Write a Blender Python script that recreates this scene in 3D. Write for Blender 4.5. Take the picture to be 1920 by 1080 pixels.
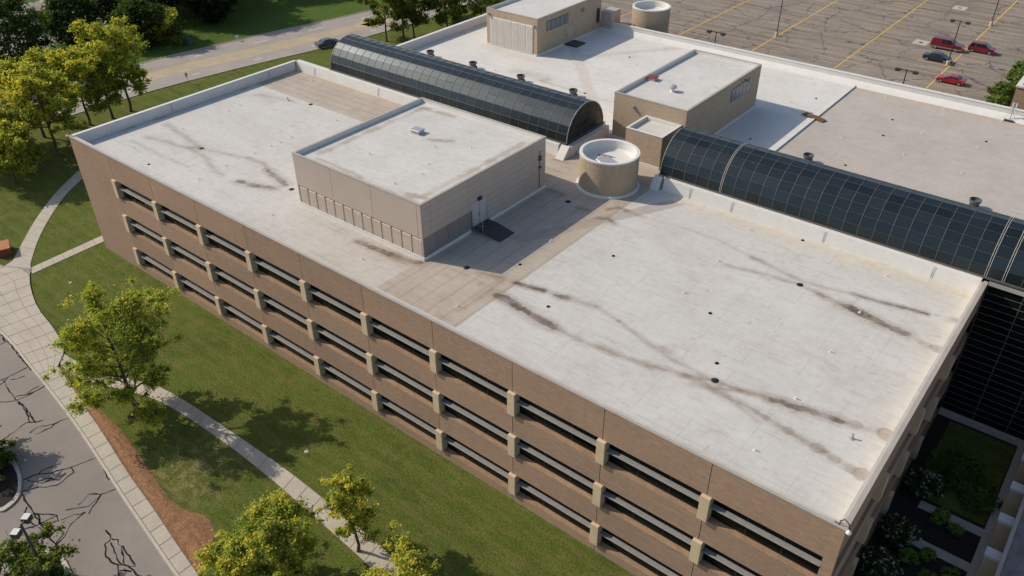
import bpy, bmesh, math, random
import numpy as np
from mathutils import Matrix, Vector
R = math.radians
for o in list(bpy.data.objects): bpy.data.objects.remove(o)
scene = bpy.context.scene
C = scene.collection

# ------------------------------------------------------------ camera, sky, sun, exposure
cd = bpy.data.cameras.new('camera'); cam = bpy.data.objects.new('camera', cd); C.objects.link(cam)
yaw, pitch, roll = -0.67940787, 0.60222701, -0.00754449
fw = Vector((math.cos(pitch)*math.sin(yaw), math.cos(pitch)*math.cos(yaw), -math.sin(pitch)))
rt = Vector((math.cos(yaw), -math.sin(yaw), 0)); up = rt.cross(fw)
r2 = rt*math.cos(roll) + up*math.sin(roll); u2 = -rt*math.sin(roll) + up*math.cos(roll)
cam.matrix_world = Matrix(((r2.x, u2.x, -fw.x, 88.631), (r2.y, u2.y, -fw.y, -33.889), (r2.z, u2.z, -fw.z, 50.213), (0, 0, 0, 1)))
cd.sensor_width = 36; cd.lens = 1532.766/1920*36; cd.clip_start = 0.5; cd.clip_end = 3000
scene.camera = cam
SUN_TO = Vector((-6.46, -2.41, 5.3)).normalized()          # direction towards the sun
elev = math.asin(SUN_TO.z)
world = bpy.data.worlds.new('World'); scene.world = world; world.use_nodes = True
nt = world.node_tree; sky = nt.nodes.new('ShaderNodeTexSky'); sky.sky_type = 'NISHITA'; sky.sun_disc = False
sky.sun_elevation = elev; sky.sun_rotation = math.atan2(SUN_TO.x, SUN_TO.y); sky.dust_density = 1.3; sky.air_density = 1.0
nt.links.new(sky.outputs[0], nt.nodes['Background'].inputs[0]); nt.nodes['Background'].inputs[1].default_value = 0.125
sl = bpy.data.lights.new('sun', 'SUN'); sl.energy = 3.4; sl.angle = R(0.6); sl.color = (1.0, 0.90, 0.755)
so = bpy.data.objects.new('sun', sl); C.objects.link(so); so.rotation_euler = SUN_TO.to_track_quat('Z', 'Y').to_euler()
scene.view_settings.view_transform = 'Standard'; scene.view_settings.look = 'None'
scene.view_settings.exposure = 0.16; scene.view_settings.gamma = 1.0; scene.view_settings.use_curve_mapping = False

# ------------------------------------------------------------ helpers
def tag(o, label=None, cat=None, group=None, kind=None):
    if label: o['label'] = label
    if cat: o['category'] = cat
    if group: o['group'] = group
    if kind: o['kind'] = kind
    return o
def empty(name, loc=(0, 0, 0), rz=0, parent=None):
    o = bpy.data.objects.new(name, None); C.objects.link(o); o.location = loc; o.rotation_euler = (0, 0, rz)
    o.empty_display_size = 0.2
    if parent: o.parent = parent
    return o
def inst(name, me, parent=None, loc=(0, 0, 0), rz=0, scale=None):
    o = bpy.data.objects.new(name, me); C.objects.link(o); o.location = loc; o.rotation_euler = (0, 0, rz)
    if scale: o.scale = scale
    if parent: o.parent = parent
    return o
class MB:
    def __init__(s): s.v = []; s.f = []
    def poly(s, pts):
        n = len(s.v); s.v += [tuple(p) for p in pts]; s.f.append(tuple(range(n, n+len(pts)))); return s
    def box(s, x0, x1, y0, y1, z0, z1):
        n = len(s.v)
        s.v += [(x0,y0,z0),(x1,y0,z0),(x1,y1,z0),(x0,y1,z0),(x0,y0,z1),(x1,y0,z1),(x1,y1,z1),(x0,y1,z1)]
        s.f += [tuple(n+i for i in q) for q in ((3,2,1,0),(4,5,6,7),(0,1,5,4),(1,2,6,5),(2,3,7,6),(3,0,4,7))]; return s
    def prism(s, pts, z0, z1):                 # vertical extrusion of an outline (ccw)
        a = sum(pts[i][0]*pts[(i+1) % len(pts)][1]-pts[(i+1) % len(pts)][0]*pts[i][1] for i in range(len(pts)))
        if a < 0: pts = pts[::-1]
        n = len(s.v); k = len(pts)
        s.v += [(p[0], p[1], z0) for p in pts] + [(p[0], p[1], z1) for p in pts]
        s.f.append(tuple(range(n+k-1, n-1, -1))); s.f.append(tuple(range(n+k, n+2*k)))
        for i in range(k):
            j = (i+1) % k; s.f.append((n+i, n+j, n+k+j, n+k+i))
        return s
    def sweepx(s, prof, x0, x1):               # profile in (y,z) extruded along x
        n = len(s.v); k = len(prof)
        s.v += [(x0, p[0], p[1]) for p in prof] + [(x1, p[0], p[1]) for p in prof]
        s.f.append(tuple(range(n, n+k))); s.f.append(tuple(range(n+2*k-1, n+k-1, -1)))
        for i in range(k):
            j = (i+1) % k; s.f.append((n+i, n+k+i, n+k+j, n+j))
        return s
    def tube(s, pts, rad, seg=8, cap=True):
        pts = [Vector(p) for p in pts]; n0 = len(s.v)
        if not hasattr(rad, '__len__'): rad = [rad]*len(pts)
        ref = None
        for i, p in enumerate(pts):
            d = (pts[min(i+1, len(pts)-1)] - pts[max(i-1, 0)]).normalized()
            if ref is None: ref = Vector((1, 0, 0)) if abs(d.x) < .8 else Vector((0, 1, 0))
            a = (ref - d*ref.dot(d)).normalized(); b = d.cross(a); ref = a
            for k in range(seg):
                t = 2*math.pi*k/seg; s.v.append(tuple(p + (a*math.cos(t) + b*math.sin(t))*rad[i]))
        for i in range(len(pts)-1):
            for k in range(seg):
                q = n0+i*seg; k2 = (k+1) % seg
                s.f.append((q+k, q+k2, q+seg+k2, q+seg+k))
        if cap:
            s.f.append(tuple(range(n0+seg-1, n0-1, -1))); e = n0+(len(pts)-1)*seg; s.f.append(tuple(range(e, e+seg)))
        return s
    def lathe(s, prof, seg=24, c=(0, 0)):     # profile (r,z) turned round z
        n0 = len(s.v)
        for r, z in prof:
            for k in range(seg):
                t = 2*math.pi*k/seg; s.v.append((c[0]+r*math.cos(t), c[1]+r*math.sin(t), z))
        for i in range(len(prof)-1):
            for k in range(seg):
                q = n0+i*seg; k2 = (k+1) % seg; s.f.append((q+k, q+k2, q+seg+k2, q+seg+k))
        return s
    def mesh(s, name, m, smooth=False):
        me = bpy.data.meshes.new(name); me.from_pydata(s.v, [], s.f); me.validate()
        if m: me.materials.append(m)
        if smooth:
            for p in me.polygons: p.use_smooth = True
        return me
    def obj(s, name, m, parent=None, loc=(0, 0, 0), rz=0, smooth=False):
        return inst(name, s.mesh(name, m, smooth), parent, loc, rz)
def bevel(o, w=0.02, seg=1):
    md = o.modifiers.new('bevel', 'BEVEL'); md.width = w; md.segments = seg; md.limit_method = 'ANGLE'; return o

# ------------------------------------------------------------ materials
class NT:
    def __init__(s, name):
        s.m = bpy.data.materials.new(name); s.m.use_nodes = True; s.t = s.m.node_tree; s.N = s.t.nodes
        s.b = s.N['Principled BSDF']
    def n(s, typ, **kw):
        x = s.N.new('ShaderNode'+typ)
        for k, v in kw.items(): setattr(x, k, v)
        return x
    def l(s, a, b): s.t.links.new(a, b)
    def math(s, op, a, b=None, c=None, clamp=False):
        x = s.n('Math', operation=op); x.use_clamp = clamp
        for i, q in enumerate((a, b, c)):
            if q is None: continue
            if isinstance(q, (int, float)): x.inputs[i].default_value = q
            else: s.l(q, x.inputs[i])
        return x.outputs[0]
    def pos(s):
        g = s.n('NewGeometry'); return g.outputs['Position']
    def mapped(s, vec, scale=(1, 1, 1), rot=(0, 0, 0), loc=(0, 0, 0)):
        x = s.n('Mapping'); x.inputs['Scale'].default_value = scale; x.inputs['Rotation'].default_value = rot; x.inputs['Location'].default_value = loc
        s.l(vec, x.inputs[0]); return x.outputs[0]
    def noise(s, vec, scale, detail=4, rough=.55, dist=0):
        x = s.n('TexNoise'); x.inputs['Scale'].default_value = scale; x.inputs['Detail'].default_value = detail
        x.inputs['Roughness'].default_value = rough; x.inputs['Distortion'].default_value = dist
        s.l(vec, x.inputs['Vector']); return x.outputs['Fac']
    def rng(s, v, a, b, c=0., d=1.):
        x = s.n('MapRange'); x.inputs[1].default_value = a; x.inputs[2].default_value = b; x.inputs[3].default_value = c; x.inputs[4].default_value = d
        s.l(v, x.inputs[0]); return x.outputs[0]
    def mix(s, f, a, b, mode='MIX'):
        x = s.n('Mix', data_type='RGBA', blend_type=mode)
        if isinstance(f, (int, float)): x.inputs[0].default_value = f
        else: s.l(f, x.inputs[0])
        for i, q in ((6, a), (7, b)):
            if isinstance(q, tuple): x.inputs[i].default_value = (*q, 1) if len(q) == 3 else q
            else: s.l(q, x.inputs[i])
        return x.outputs[2]
    def bump(s, h, strength=.3, dist=.05):
        x = s.n('Bump'); x.inputs['Strength'].default_value = strength; x.inputs['Distance'].default_value = dist
        s.l(h, x.inputs['Height']); s.l(x.outputs[0], s.b.inputs['Normal'])
    def fin(s, col, rough=.8, metal=0, spec=.5):
        if isinstance(col, tuple): s.b.inputs['Base Color'].default_value = (*col, 1)
        else: s.l(col, s.b.inputs['Base Color'])
        if isinstance(rough, (int, float)): s.b.inputs['Roughness'].default_value = rough
        else: s.l(rough, s.b.inputs['Roughness'])
        s.b.inputs['Metallic'].default_value = metal; s.b.inputs['Specular IOR Level'].default_value = spec
        return s.m
def sc(c, k): return tuple(min(1, v*k) for v in c)
def pm(name, col, rough=.8, var=.12, scale=2., metal=0, spec=.4, bump=0, bscale=30, fine=.06):
    t = NT(name); p = t.pos(); n = t.noise(p, scale, 5, .6); n2 = t.noise(p, scale*9, 3)
    c = t.mix(t.rng(n, .3, .7), sc(col, 1-var), sc(col, 1+var))
    c = t.mix(1, c, t.mix(t.rng(n2, .3, .7), sc((1, 1, 1), 1-fine*2), (1, 1, 1)), 'MULTIPLY')
    if bump: t.bump(t.noise(p, bscale, 4), bump, .03)
    return t.fin(c, rough, metal, spec)

def brick_mat(name, c1, c2, line=.35, period=.56):
    t = NT(name); p = t.pos(); s = t.n('SeparateXYZ'); t.l(p, s.inputs[0])
    u = t.math('ADD', s.outputs[0], s.outputs[1]); cmb = t.n('CombineXYZ'); t.l(u, cmb.inputs[0]); t.l(s.outputs[2], cmb.inputs[2])
    uv = cmb.outputs[0]
    big = t.noise(t.mapped(uv, (.12, .12, .25)), 1.0, 4, .6)
    mid = t.noise(t.mapped(uv, (1.6, 1, 5.5)), 1.0, 4, .65)
    fine = t.noise(t.mapped(uv, (5, 1, 15)), 1.0, 2, .5)
    c = t.mix(t.rng(big, .35, .65), c1, c2)
    oi = t.n('ObjectInfo'); c = t.mix(oi.outputs['Random'], t.mix(1, c, (.93, .925, .93), 'MULTIPLY'), t.mix(1, c, (1.05, 1.04, 1.03), 'MULTIPLY'))
    c = t.mix(t.rng(mid, .3, .7), t.mix(1, c, (.82, .82, .84), 'MULTIPLY'), t.mix(1, c, (1.16, 1.1, 1.04), 'MULTIPLY'))
    c = t.mix(t.rng(fine, .25, .75), t.mix(1, c, (.84, .83, .83), 'MULTIPLY'), t.mix(1, c, (1.09, 1.09, 1.09), 'MULTIPLY'))
    fr = t.math('FRACT', t.math('DIVIDE', s.outputs[2], period))
    ln = t.math('LESS_THAN', fr, .07)
    msk = t.rng(t.noise(t.mapped(uv, (.35, 1, 1.7)), 1.0, 3, .6), .46, .62)
    c = t.mix(t.math('MULTIPLY', t.math('MULTIPLY', ln, msk), line), c, (.62, .52, .42))
    # rain streaks
    stv = t.noise(t.mapped(uv, (2.2, 1, .12)), 1.0, 3, .6)
    c = t.mix(t.math('MULTIPLY', t.rng(stv, .56, .75), .18), c, (.16, .12, .10))
    t.bump(fine, .25, .02)
    return t.fin(c, .92, 0, .2)

def roof_mat(name, seam_x=0, seam_y=0, seam=.12, quilt=.05):
    t = NT(name); p = t.pos(); a = t.n('Attribute', attribute_name='paint'); c = a.outputs['Color']
    s = t.n('SeparateXYZ'); t.l(p, s.inputs[0])
    n1 = t.noise(p, .22, 5, .6, .4); n2 = t.noise(p, 1.7, 5, .65); n3 = t.noise(t.mapped(p, (1, .25, 1)), 2.6, 4, .6)
    n4 = t.noise(t.mapped(p, (.3, 1.4, 1)), 1.2, 4, .6)
    c = t.mix(t.rng(n1, .3, .72), t.mix(1, c, (.93, .925, .92), 'MULTIPLY'), t.mix(1, c, (1.04, 1.04, 1.04), 'MULTIPLY'))
    c = t.mix(t.math('MULTIPLY', t.rng(n2, .48, .72), .5), c, t.mix(1, c, (.84, .82, .79), 'MULTIPLY'))
    n5 = t.noise(t.mapped(p, (.5, 3.2, 1)), 1., 6, .7); c = t.mix(t.math('MULTIPLY', t.rng(n5, .48, .68), .65), c, t.mix(1, c, (.86, .85, .83), 'MULTIPLY'))
    n6 = t.noise(t.mapped(p, (3.0, .6, 1), rot=(0, 0, .1)), 1., 5, .7); c = t.mix(t.math('MULTIPLY', t.rng(n6, .52, .70), .55), c, t.mix(1, c, (.88, .87, .85), 'MULTIPLY'))
    c = t.mix(t.math('MULTIPLY', t.rng(n4, .52, .72), .4), c, t.mix(1, c, (.90, .89, .87), 'MULTIPLY'))
    def lines(axis, per, wid, nz, strength, col):
        wob = t.math('MULTIPLY', t.math('SUBTRACT', n2, .5), .05)
        fr = t.math('FRACT', t.math('DIVIDE', t.math('ADD', s.outputs[axis], wob), per))
        ln = t.math('LESS_THAN', fr, wid/per)
        return t.math('MULTIPLY', t.math('MULTIPLY', ln, t.rng(nz, .36, .6)), strength), col
    if seam_y:
        f, col = lines(1, seam_y, .06, n4, seam, None); c = t.mix(f, c, t.mix(1, c, (.45, .43, .41), 'MULTIPLY'))
    if seam_x:
        f, col = lines(0, seam_x, .07, n3, seam*.9, None); c = t.mix(f, c, t.mix(1, c, (.45, .43, .41), 'MULTIPLY'))
    if quilt:   # insulation boards telegraphing through the membrane
        bx = t.noise(t.mapped(p, (.8, .42, 1)), 1.0, 2, .4); h = t.math('ADD', t.math('MULTIPLY', bx, .7), t.math('MULTIPLY', n2, .3))
        t.bump(h, .6, quilt)
    return t.fin(c, .75, 0, .25)

def attr_leaf(name):
    t = NT(name); a = t.n('Attribute', attribute_name='paint'); t.l(a.outputs['Color'], t.b.inputs['Base Color'])
    t.b.inputs['Roughness'].default_value = .75; t.b.inputs['Specular IOR Level'].default_value = .15
    tr = t.n('BsdfTranslucent'); mx = t.n('MixShader'); mx.inputs[0].default_value = .5
    t.l(t.mix(1, a.outputs['Color'], (1.15, 1.1, .6), 'MULTIPLY'), tr.inputs[0])
    t.l(t.b.outputs[0], mx.inputs[1]); t.l(tr.outputs[0], mx.inputs[2]); t.l(mx.outputs[0], t.N['Material Output'].inputs[0])
    return t.m

def grass_mat(name, a, b, dry, stripes=None):
    t = NT(name); p = t.pos(); s = t.n('SeparateXYZ'); t.l(p, s.inputs[0])
    n1 = t.noise(p, .09, 5, .6, .3); n2 = t.noise(p, .55, 5, .65); n3 = t.noise(p, 5., 4, .7); n4 = t.noise(p, .3, 4, .6, 1.)
    c = t.mix(t.rng(n1, .33, .67), a, b)
    c = t.mix(t.math('MULTIPLY', t.rng(n2, .42, .72), .55), c, sc(b, 1.35))
    c = t.mix(t.math('MULTIPLY', t.rng(n4, .54, .74), .55), c, dry)
    # wheel marks of the mower, along the building
    w = t.math('MULTIPLY', t.math('SUBTRACT', n2, .5), 1.1)
    q = t.math('SINE', t.math('MULTIPLY', t.math('ADD', t.math('ADD', s.outputs[1], t.math('MULTIPLY', s.outputs[0], .02)), w), 3.6))
    c = t.mix(t.math('MULTIPLY', t.rng(q, .0, 1.), .42), c, sc(dry, .8))
    # worn thin patch by the mulch bed
    d = t.n('VectorMath', operation='DISTANCE'); t.l(p, d.inputs[0]); d.inputs[1].default_value = (38.5, -14.3, 0)
    dm = t.math('MULTIPLY', t.rng(d.outputs['Value'], 5.5, 1.5), t.rng(t.noise(p, 1.1, 5, .7), .47, .6))
    c = t.mix(t.math('MULTIPLY', dm, .7, clamp=True), c, (.34, .27, .13))
    c = t.mix(t.rng(n3, .28, .72), t.mix(1, c, (.55, .58, .52), 'MULTIPLY'), t.mix(1, c, (1.42, 1.36, 1.3), 'MULTIPLY'))
    st = t.noise(t.mapped(p, (.35, 2.6, 1)), 1., 5, .7); c = t.mix(t.math('MULTIPLY', t.rng(st, .5, .68), .5), c, dry)
    ks = t.noise(p, 2.1, 5, .75); c = t.mix(t.math('MULTIPLY', t.rng(ks, .55, .72), .45), c, sc(a, .7))
    t.bump(t.noise(p, 6., 5, .75), 1., .2)
    return t.fin(c, .95, 0, .1)

def asphalt_mat(name, col, cracks=False, patch=.12):
    t = NT(name); p = t.pos()
    n1 = t.noise(p, .12, 4, .6); n2 = t.noise(p, 1.1, 5, .6); n3 = t.noise(p, 9, 3, .7)
    c = t.mix(t.rng(n1, .3, .7), sc(col, 1-patch), sc(col, 1+patch))
    c = t.mix(t.math('MULTIPLY', t.rng(n2, .4, .7), .3), c, sc(col, .78))
    c = t.mix(t.rng(n3, .2, .8), t.mix(1, c, (.86, .86, .86), 'MULTIPLY'), t.mix(1, c, (1.12, 1.12, 1.12), 'MULTIPLY'))
    if cracks:
        w = t.n('TexNoise'); w.inputs['Scale'].default_value = .35; w.inputs['Detail'].default_value = 6; w.inputs['Roughness'].default_value = .65; t.l(p, w.inputs['Vector'])
        ad = t.n('VectorMath', operation='MULTIPLY_ADD'); t.l(w.outputs['Color'], ad.inputs[0]); ad.inputs[1].default_value = (4.2, 4.2, 0)
        w2 = t.n('TexNoise'); w2.inputs['Scale'].default_value = 1.5; w2.inputs['Detail'].default_value = 5; w2.inputs['Roughness'].default_value = .75; t.l(p, w2.inputs['Vector'])
        ad2 = t.n('VectorMath', operation='MULTIPLY_ADD'); t.l(w2.outputs['Color'], ad2.inputs[0]); ad2.inputs[1].default_value = (1.7, 1.7, 0); t.l(p, ad2.inputs[2]); t.l(ad2.outputs[0], ad.inputs[2])
        # paver lanes differ in tone
        s = t.n('SeparateXYZ'); t.l(p, s.inputs[0])
        lane = t.noise(t.mapped(p, (.03, .38, 0)), 1., 2, .5)
        c = t.mix(t.rng(lane, .4, .62), c, t.mix(1, c, (.78, .75, .74), 'MULTIPLY'))
        lane2 = t.noise(t.mapped(p, (.06, 1.1, 0)), 1., 3, .6); c = t.mix(t.math('MULTIPLY', t.rng(lane2, .5, .62), .6), c, (.30, .235, .15))
        oil = t.noise(p, .8, 4, .7); c = t.mix(t.math('MULTIPLY', t.rng(oil, .62, .75), .5), c, (.07, .06, .055))
        for sc_, wd, st, lo in ((.13, .011, .9, .36), (.30, .014, .8, .52), (.75, .035, .7, .60)):
            v = t.n('TexVoronoi', feature='DISTANCE_TO_EDGE', voronoi_dimensions='2D'); v.inputs['Scale'].default_value = sc_
            t.l(t.mapped(ad.outputs[0], (1, .8, 1)), v.inputs['Vector'])
            m = t.math('LESS_THAN', v.outputs['Distance'], wd)
            k = t.rng(t.noise(t.mapped(p, (1, 1, 1), loc=(40*sc_, 7, 0)), .13, 3, .5), lo, lo+.07)
            c = t.mix(t.math('MULTIPLY', t.math('MULTIPLY', m, k), st), c, (.035, .033, .033))
    t.bump(n3, .2, .02)
    return t.fin(c, .9, 0, .25)

def glass_mat(name, col, rough=.04, spec=.5, var=.4, tint=None):
    t = NT(name)
    if tint: t.b.inputs['Specular Tint'].default_value = (*tint, 1)
    oi = t.n('ObjectInfo'); c = t.mix(oi.outputs['Random'], sc(col, 1-var), sc(col, 1+var))
    return t.fin(c, rough, 0, spec)

M = {}
M['brick'] = brick_mat('brown_brick', (.368, .255, .180), (.325, .230, .166))
M['brick_sill'] = brick_mat('rowlock_brick', (.31, .205, .125), (.275, .185, .115), .1)
M['brick_tan'] = brick_mat('tan_brick', (.46, .37, .265), (.42, .335, .245), .15, .4)
M['bracket'] = pm('tan_precast_concrete', (.60, .47, .31), .85, .07, 1.2, bump=.1)
M['white'] = pm('white_membrane', (.66, .64, .60), .7, .05, .6, spec=.3, fine=.04)
M['edge'] = pm('dusty_membrane_edge', (.52, .49, .44), .7, .08, .8)
M['coping'] = pm('pale_metal_coping', (.41, .365, .315), .5, .08, .8, spec=.5)
M['panel'] = pm('taupe_metal_panel', (.46, .375, .315), .55, .04, .5, spec=.4, fine=.02)
M['louver'] = pm('beige_louver', (.46, .37, .29), .6, .08, .8)
M['louver_white'] = pm('pale_louver', (.62, .57, .50), .6, .06, .8)
M['dark_panel'] = pm('brown_grey_panel', (.24, .205, .19), .6, .06, .8)
M['darkmetal'] = pm('dark_bronze_metal', (.035, .036, .036), .45, .2, 3, spec=.5)
M['rib'] = pm('weathered_bronze_glazing_bar', (.11, .10, .085), .5, .12, 1.5, spec=.5)
M['rib_light'] = pm('pale_glazing_bar', (.42, .40, .36), .45, .08, 1.5)
M['galv'] = pm('galvanised_steel', (.42, .43, .44), .45, .12, 4, metal=.3)
M['shelf'] = pm('grey_aluminium_shelf', (.285, .275, .26), .55, .1, 3, spec=.3)
M['glass'] = glass_mat('dark_window_glass', (.005, .007, .008), .06, .18)
M['vglass'] = glass_mat('tinted_skylight_glass', (.011, .017, .020), .285, .5, .3, (.74, .90, 1.0))
M['black'] = pm('black_rubber', (.012, .012, .012), .8, .2, 3)
M['asphalt'] = asphalt_mat('worn_drive_asphalt', (.262, .228, .198))
M['lot'] = asphalt_mat('cracked_lot_asphalt', (.265, .225, .19), True)
M['seal'] = pm('tar_crack_sealant', (.022, .021, .021), .85, .3, 2, spec=.08)
M['road'] = pm('road_concrete', (.36, .315, .275), .9, .1, .25, bump=.1)
M['median'] = pm('faded_yellow_median', (.43, .355, .25), .9, .12, .3)
M['slab'] = pm('pavement_concrete', (.47, .415, .335), .9, .09, .5, bump=.12)
M['joint'] = pm('pavement_joint', (.29, .255, .205), .95)
M['kerb'] = pm('kerb_concrete', (.50, .45, .37), .9, .1, 1.)
M['yellow'] = pm('yellow_road_paint', (.62, .40, .07), .8, .18, .8)
M['yfade'] = pm('faded_yellow_paint', (.52, .39, .19), .85, .25, .7)
M['wpaint'] = pm('white_road_paint', (.72, .70, .66), .8, .1, 1.)
M['grass'] = grass_mat('lawn_grass', (.082, .112, .022), (.110, .145, .028), (.215, .20, .065))
M['grass2'] = grass_mat('bright_lawn_grass', (.064, .122, .021), (.086, .150, .027), (.14, .17, .042))
M['leaf'] = attr_leaf('leaf')
M['bark'] = pm('tree_bark', (.10, .08, .062), .95, .25, 4, bump=.6, bscale=12)
M['soil'] = pm('dark_soil', (.022, .018, .014), .95, .3, 3)
M['rust'] = pm('rusty_plank', (.17, .085, .035), .9, .35, 4)
M['gravelroof'] = pm('grey_gravel_roof', (.20, .19, .19), .95, .25, 1.2, bump=.4)
def mulch_mat():
    t = NT('bark_mulch'); p = t.pos(); n = t.noise(p, 2.2, 6, .75); n2 = t.noise(p, 9, 4, .7)
    c = t.mix(t.rng(n, .3, .7), (.235, .12, .062), (.41, .235, .125)); c = t.mix(t.rng(n2, .45, .75), c, t.mix(1, c, (.35, .32, .3), 'MULTIPLY'))
    t.bump(n2, 1., .1); return t.fin(c, .95, 0, .1)
M['mulch'] = mulch_mat()
def paint_mat(name, col):
    t = NT(name); t.b.inputs['Coat Weight'].default_value = .6; t.b.inputs['Coat Roughness'].default_value = .08
    n = t.noise(t.pos(), 2.5, 4); return t.fin(t.mix(t.rng(n, .3, .7), sc(col, .9), sc(col, 1.08)), .35, .1, .5)

# measured places on the roofs and the drive (metres)
STAINS=[
 (0.62,0.95,[(76.31, 22.33), (77.12, 22.22), (78.44, 21.94), (79.86, 21.64), (81.23, 21.61)]),
 (0.32,0.8,[(76.39, 24.24), (77.74, 24.37), (79.29, 24.67), (80.8, 24.96), (81.68, 25.07)]),
 (0.35,0.55,[(83.43, 25.5), (83.97, 25.63)]),
 (0.3,0.38,[(66.39, 21.81), (68.37, 22.34), (70.82, 22.75), (72.56, 22.91), (74.14, 22.62), (76.31, 22.33)]),
 (0.4,0.6,[(74.16, 22.58), (74.9, 22.53)]),
 (0.25,0.3,[(67.77, 24.3), (69.99, 23.95), (72.62, 23.5), (74.57, 23.75), (76.39, 24.24)]),
 (0.22,0.2,[(60.68, 25.18), (64.18, 25.18), (67.77, 24.3)]),
 (0.35,0.35,[(67.77, 24.3), (68.54, 24.37)]),
 (0.3,0.42,[(71.64, 6.84), (72.48, 7.04), (74.72, 8.35), (76.47, 8.71)]),
 (0.5,0.85,[(76.47, 8.71), (77.65, 8.87), (78.77, 9.1), (79.88, 9.33), (80.99, 9.48)]),
 (0.2,0.22,[(80.99, 9.48), (83.09, 10.0)]),
 (0.36,0.5,[(72.3, 7.37), (73.12, 7.08), (75.08, 7.06), (76.95, 6.81), (78.54, 6.51), (79.91, 6.29), (80.96, 6.24)]),
 (0.3,0.25,[(80.96, 6.24), (81.79, 5.98), (82.84, 5.81), (83.52, 5.84), (84.11, 5.68)]),
 (0.62,0.95,[(54.3, 6.71), (55.92, 6.6), (57.45, 6.45), (58.83, 6.22), (60.24, 6.12)]),
 (0.42,0.9,[(54.37, 9.0), (55.36, 9.13), (56.86, 9.51)]),
 (0.4,0.85,[(57.96, 9.58), (58.89, 9.85)]),
 (0.38,0.55,[(58.89, 9.85), (60.11, 10.05), (61.32, 10.24)]),
 (0.22,0.35,[(61.32, 10.24), (62.59, 10.05), (63.73, 9.79)]),
 (0.4,0.55,[(52.11, 8.55), (53.01, 8.84)]),
 (0.4,0.3,[(51.16, 8.31), (52.11, 8.55)]),
 (0.3,0.3,[(53.34, 6.74), (53.34, 7.87), (53.36, 8.87)]),
 (0.18,0.35,[(53.35, 3.22), (53.42, 5.24), (53.46, 7.16)]),
 (0.3,0.5,[(60.17, 6.11), (62.93, 5.98), (65.55, 6.23), (68.18, 6.64), (70.94, 7.36), (72.63, 8.04), (74.86, 8.34), (75.86, 8.66)]),
 (0.25,0.38,[(63.74, 9.77), (66.61, 8.88), (69.65, 8.17), (72.63, 8.04)]),
 (0.22,0.3,[(72.63, 8.04), (73.85, 7.2), (76.64, 6.14)]),
 (0.5,0.5,[(68.18, 6.64), (68.47, 6.65)]),
 (0.45,0.5,[(70.77, 7.29), (71.71, 7.46)]),
 (0.35,0.35,[(67.91, 8.95), (68.61, 8.88)]),
 (0.35,0.4,[(64.13, 6.29), (65.88, 6.41)]),
 (0.55,0.42,[(3.09, 9.62), (7.16, 9.05), (9.6, 8.57), (11.57, 8.36)]),
 (0.5,0.42,[(4.3, 6.22), (7.08, 6.9), (9.19, 7.08), (10.51, 7.53), (11.77, 8.23)]),
 (0.4,0.35,[(10.51, 7.53), (13.8, 7.3), (17.08, 6.13), (19.01, 5.85)]),
 (0.35,0.28,[(11.77, 8.23), (15.51, 9.18), (17.87, 9.93)]),
 (0.4,0.5,[(17.87, 9.93), (20.1, 10.06), (21.88, 9.37)]),
 (0.6,0.8,[(21.88, 9.37), (23.89, 8.91), (25.84, 8.48)]),
 (0.6,0.75,[(21.44, 6.01), (23.64, 6.52), (25.48, 7.24)]),
 (0.3,0.25,[(3.93, 4.74), (9.68, 4.64), (14.69, 4.79)]),
 (0.6,0.6,[(0.07, 5.69), (0.42, 6.79)]),
 (0.5,0.6,[(0.49, 9.88), (0.81, 10.59)]),
 (0.6,0.5,[(-0.0, 21.25), (0.27, 21.85)]),
 (0.5,0.25,[(3.44, 21.64), (6.13, 22.25), (8.95, 22.98)]),
 (0.5,0.75,[(39.41, 5.48), (41.34, 5.57), (43.4, 5.81), (45.4, 6.04), (46.25, 6.45)]),
 (0.7,0.35,[(43.37, 5.52), (45.52, 5.6)]),
 (0.3,0.65,[(53.56, 23.87), (54.14, 24.81), (55.07, 24.73)]),
 (0.35,0.3,[(55.07, 24.73), (56.89, 24.57)]),
 (0.3,0.65,[(53.78, 21.98), (54.52, 22.4), (55.53, 21.96)]),
 (0.35,0.6,[(51.26, 22.4), (52.17, 22.62)]),
 (0.6,0.55,[(47.19, 23.61), (48.54, 23.62)]),
 (0.35,0.5,[(43.42, 29.31), (44.66, 29.48)]),
 (1.3,0.33,[(23.85, 47.76), (27.25, 47.9), (28.75, 47.43)]),
 (0.3,0.5,[(28.4, 46.76), (31.82, 46.65), (35.29, 46.69)]),
 (0.4,0.7,[(28.37, 46.98), (28.77, 47.77)]),
 (1.2,0.16,[(14.21, 53.07), (23.59, 52.34)]),
 (0.25,0.35,[(37.46, 46.17), (39.29, 46.5)]),
]
BLOBS=[(82.28, 21.27, 0.33, 0.35),(82.84, 21.13, 0.37, 0.35),(83.54, 21.11, 0.47, 0.6),(81.66, 25.14, 0.22, 0.4),(82.31, 25.37, 0.22, 0.35),(76.95, 6.81, 0.27, 0.5),(78.58, 6.54, 0.37, 0.5),(80.61, 6.26, 0.47, 0.5),(81.79, 5.98, 0.4, 0.5),(82.84, 5.81, 0.4, 0.4),(83.54, 5.8, 0.6, 0.6),(81.76, 9.73, 0.47, 0.5),(83.58, 10.03, 0.6, 0.7),(52.28, 7.11, 0.33, 0.45),(50.49, 7.41, 0.25, 0.35),(52.68, 8.66, 0.33, 0.5)]
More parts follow.
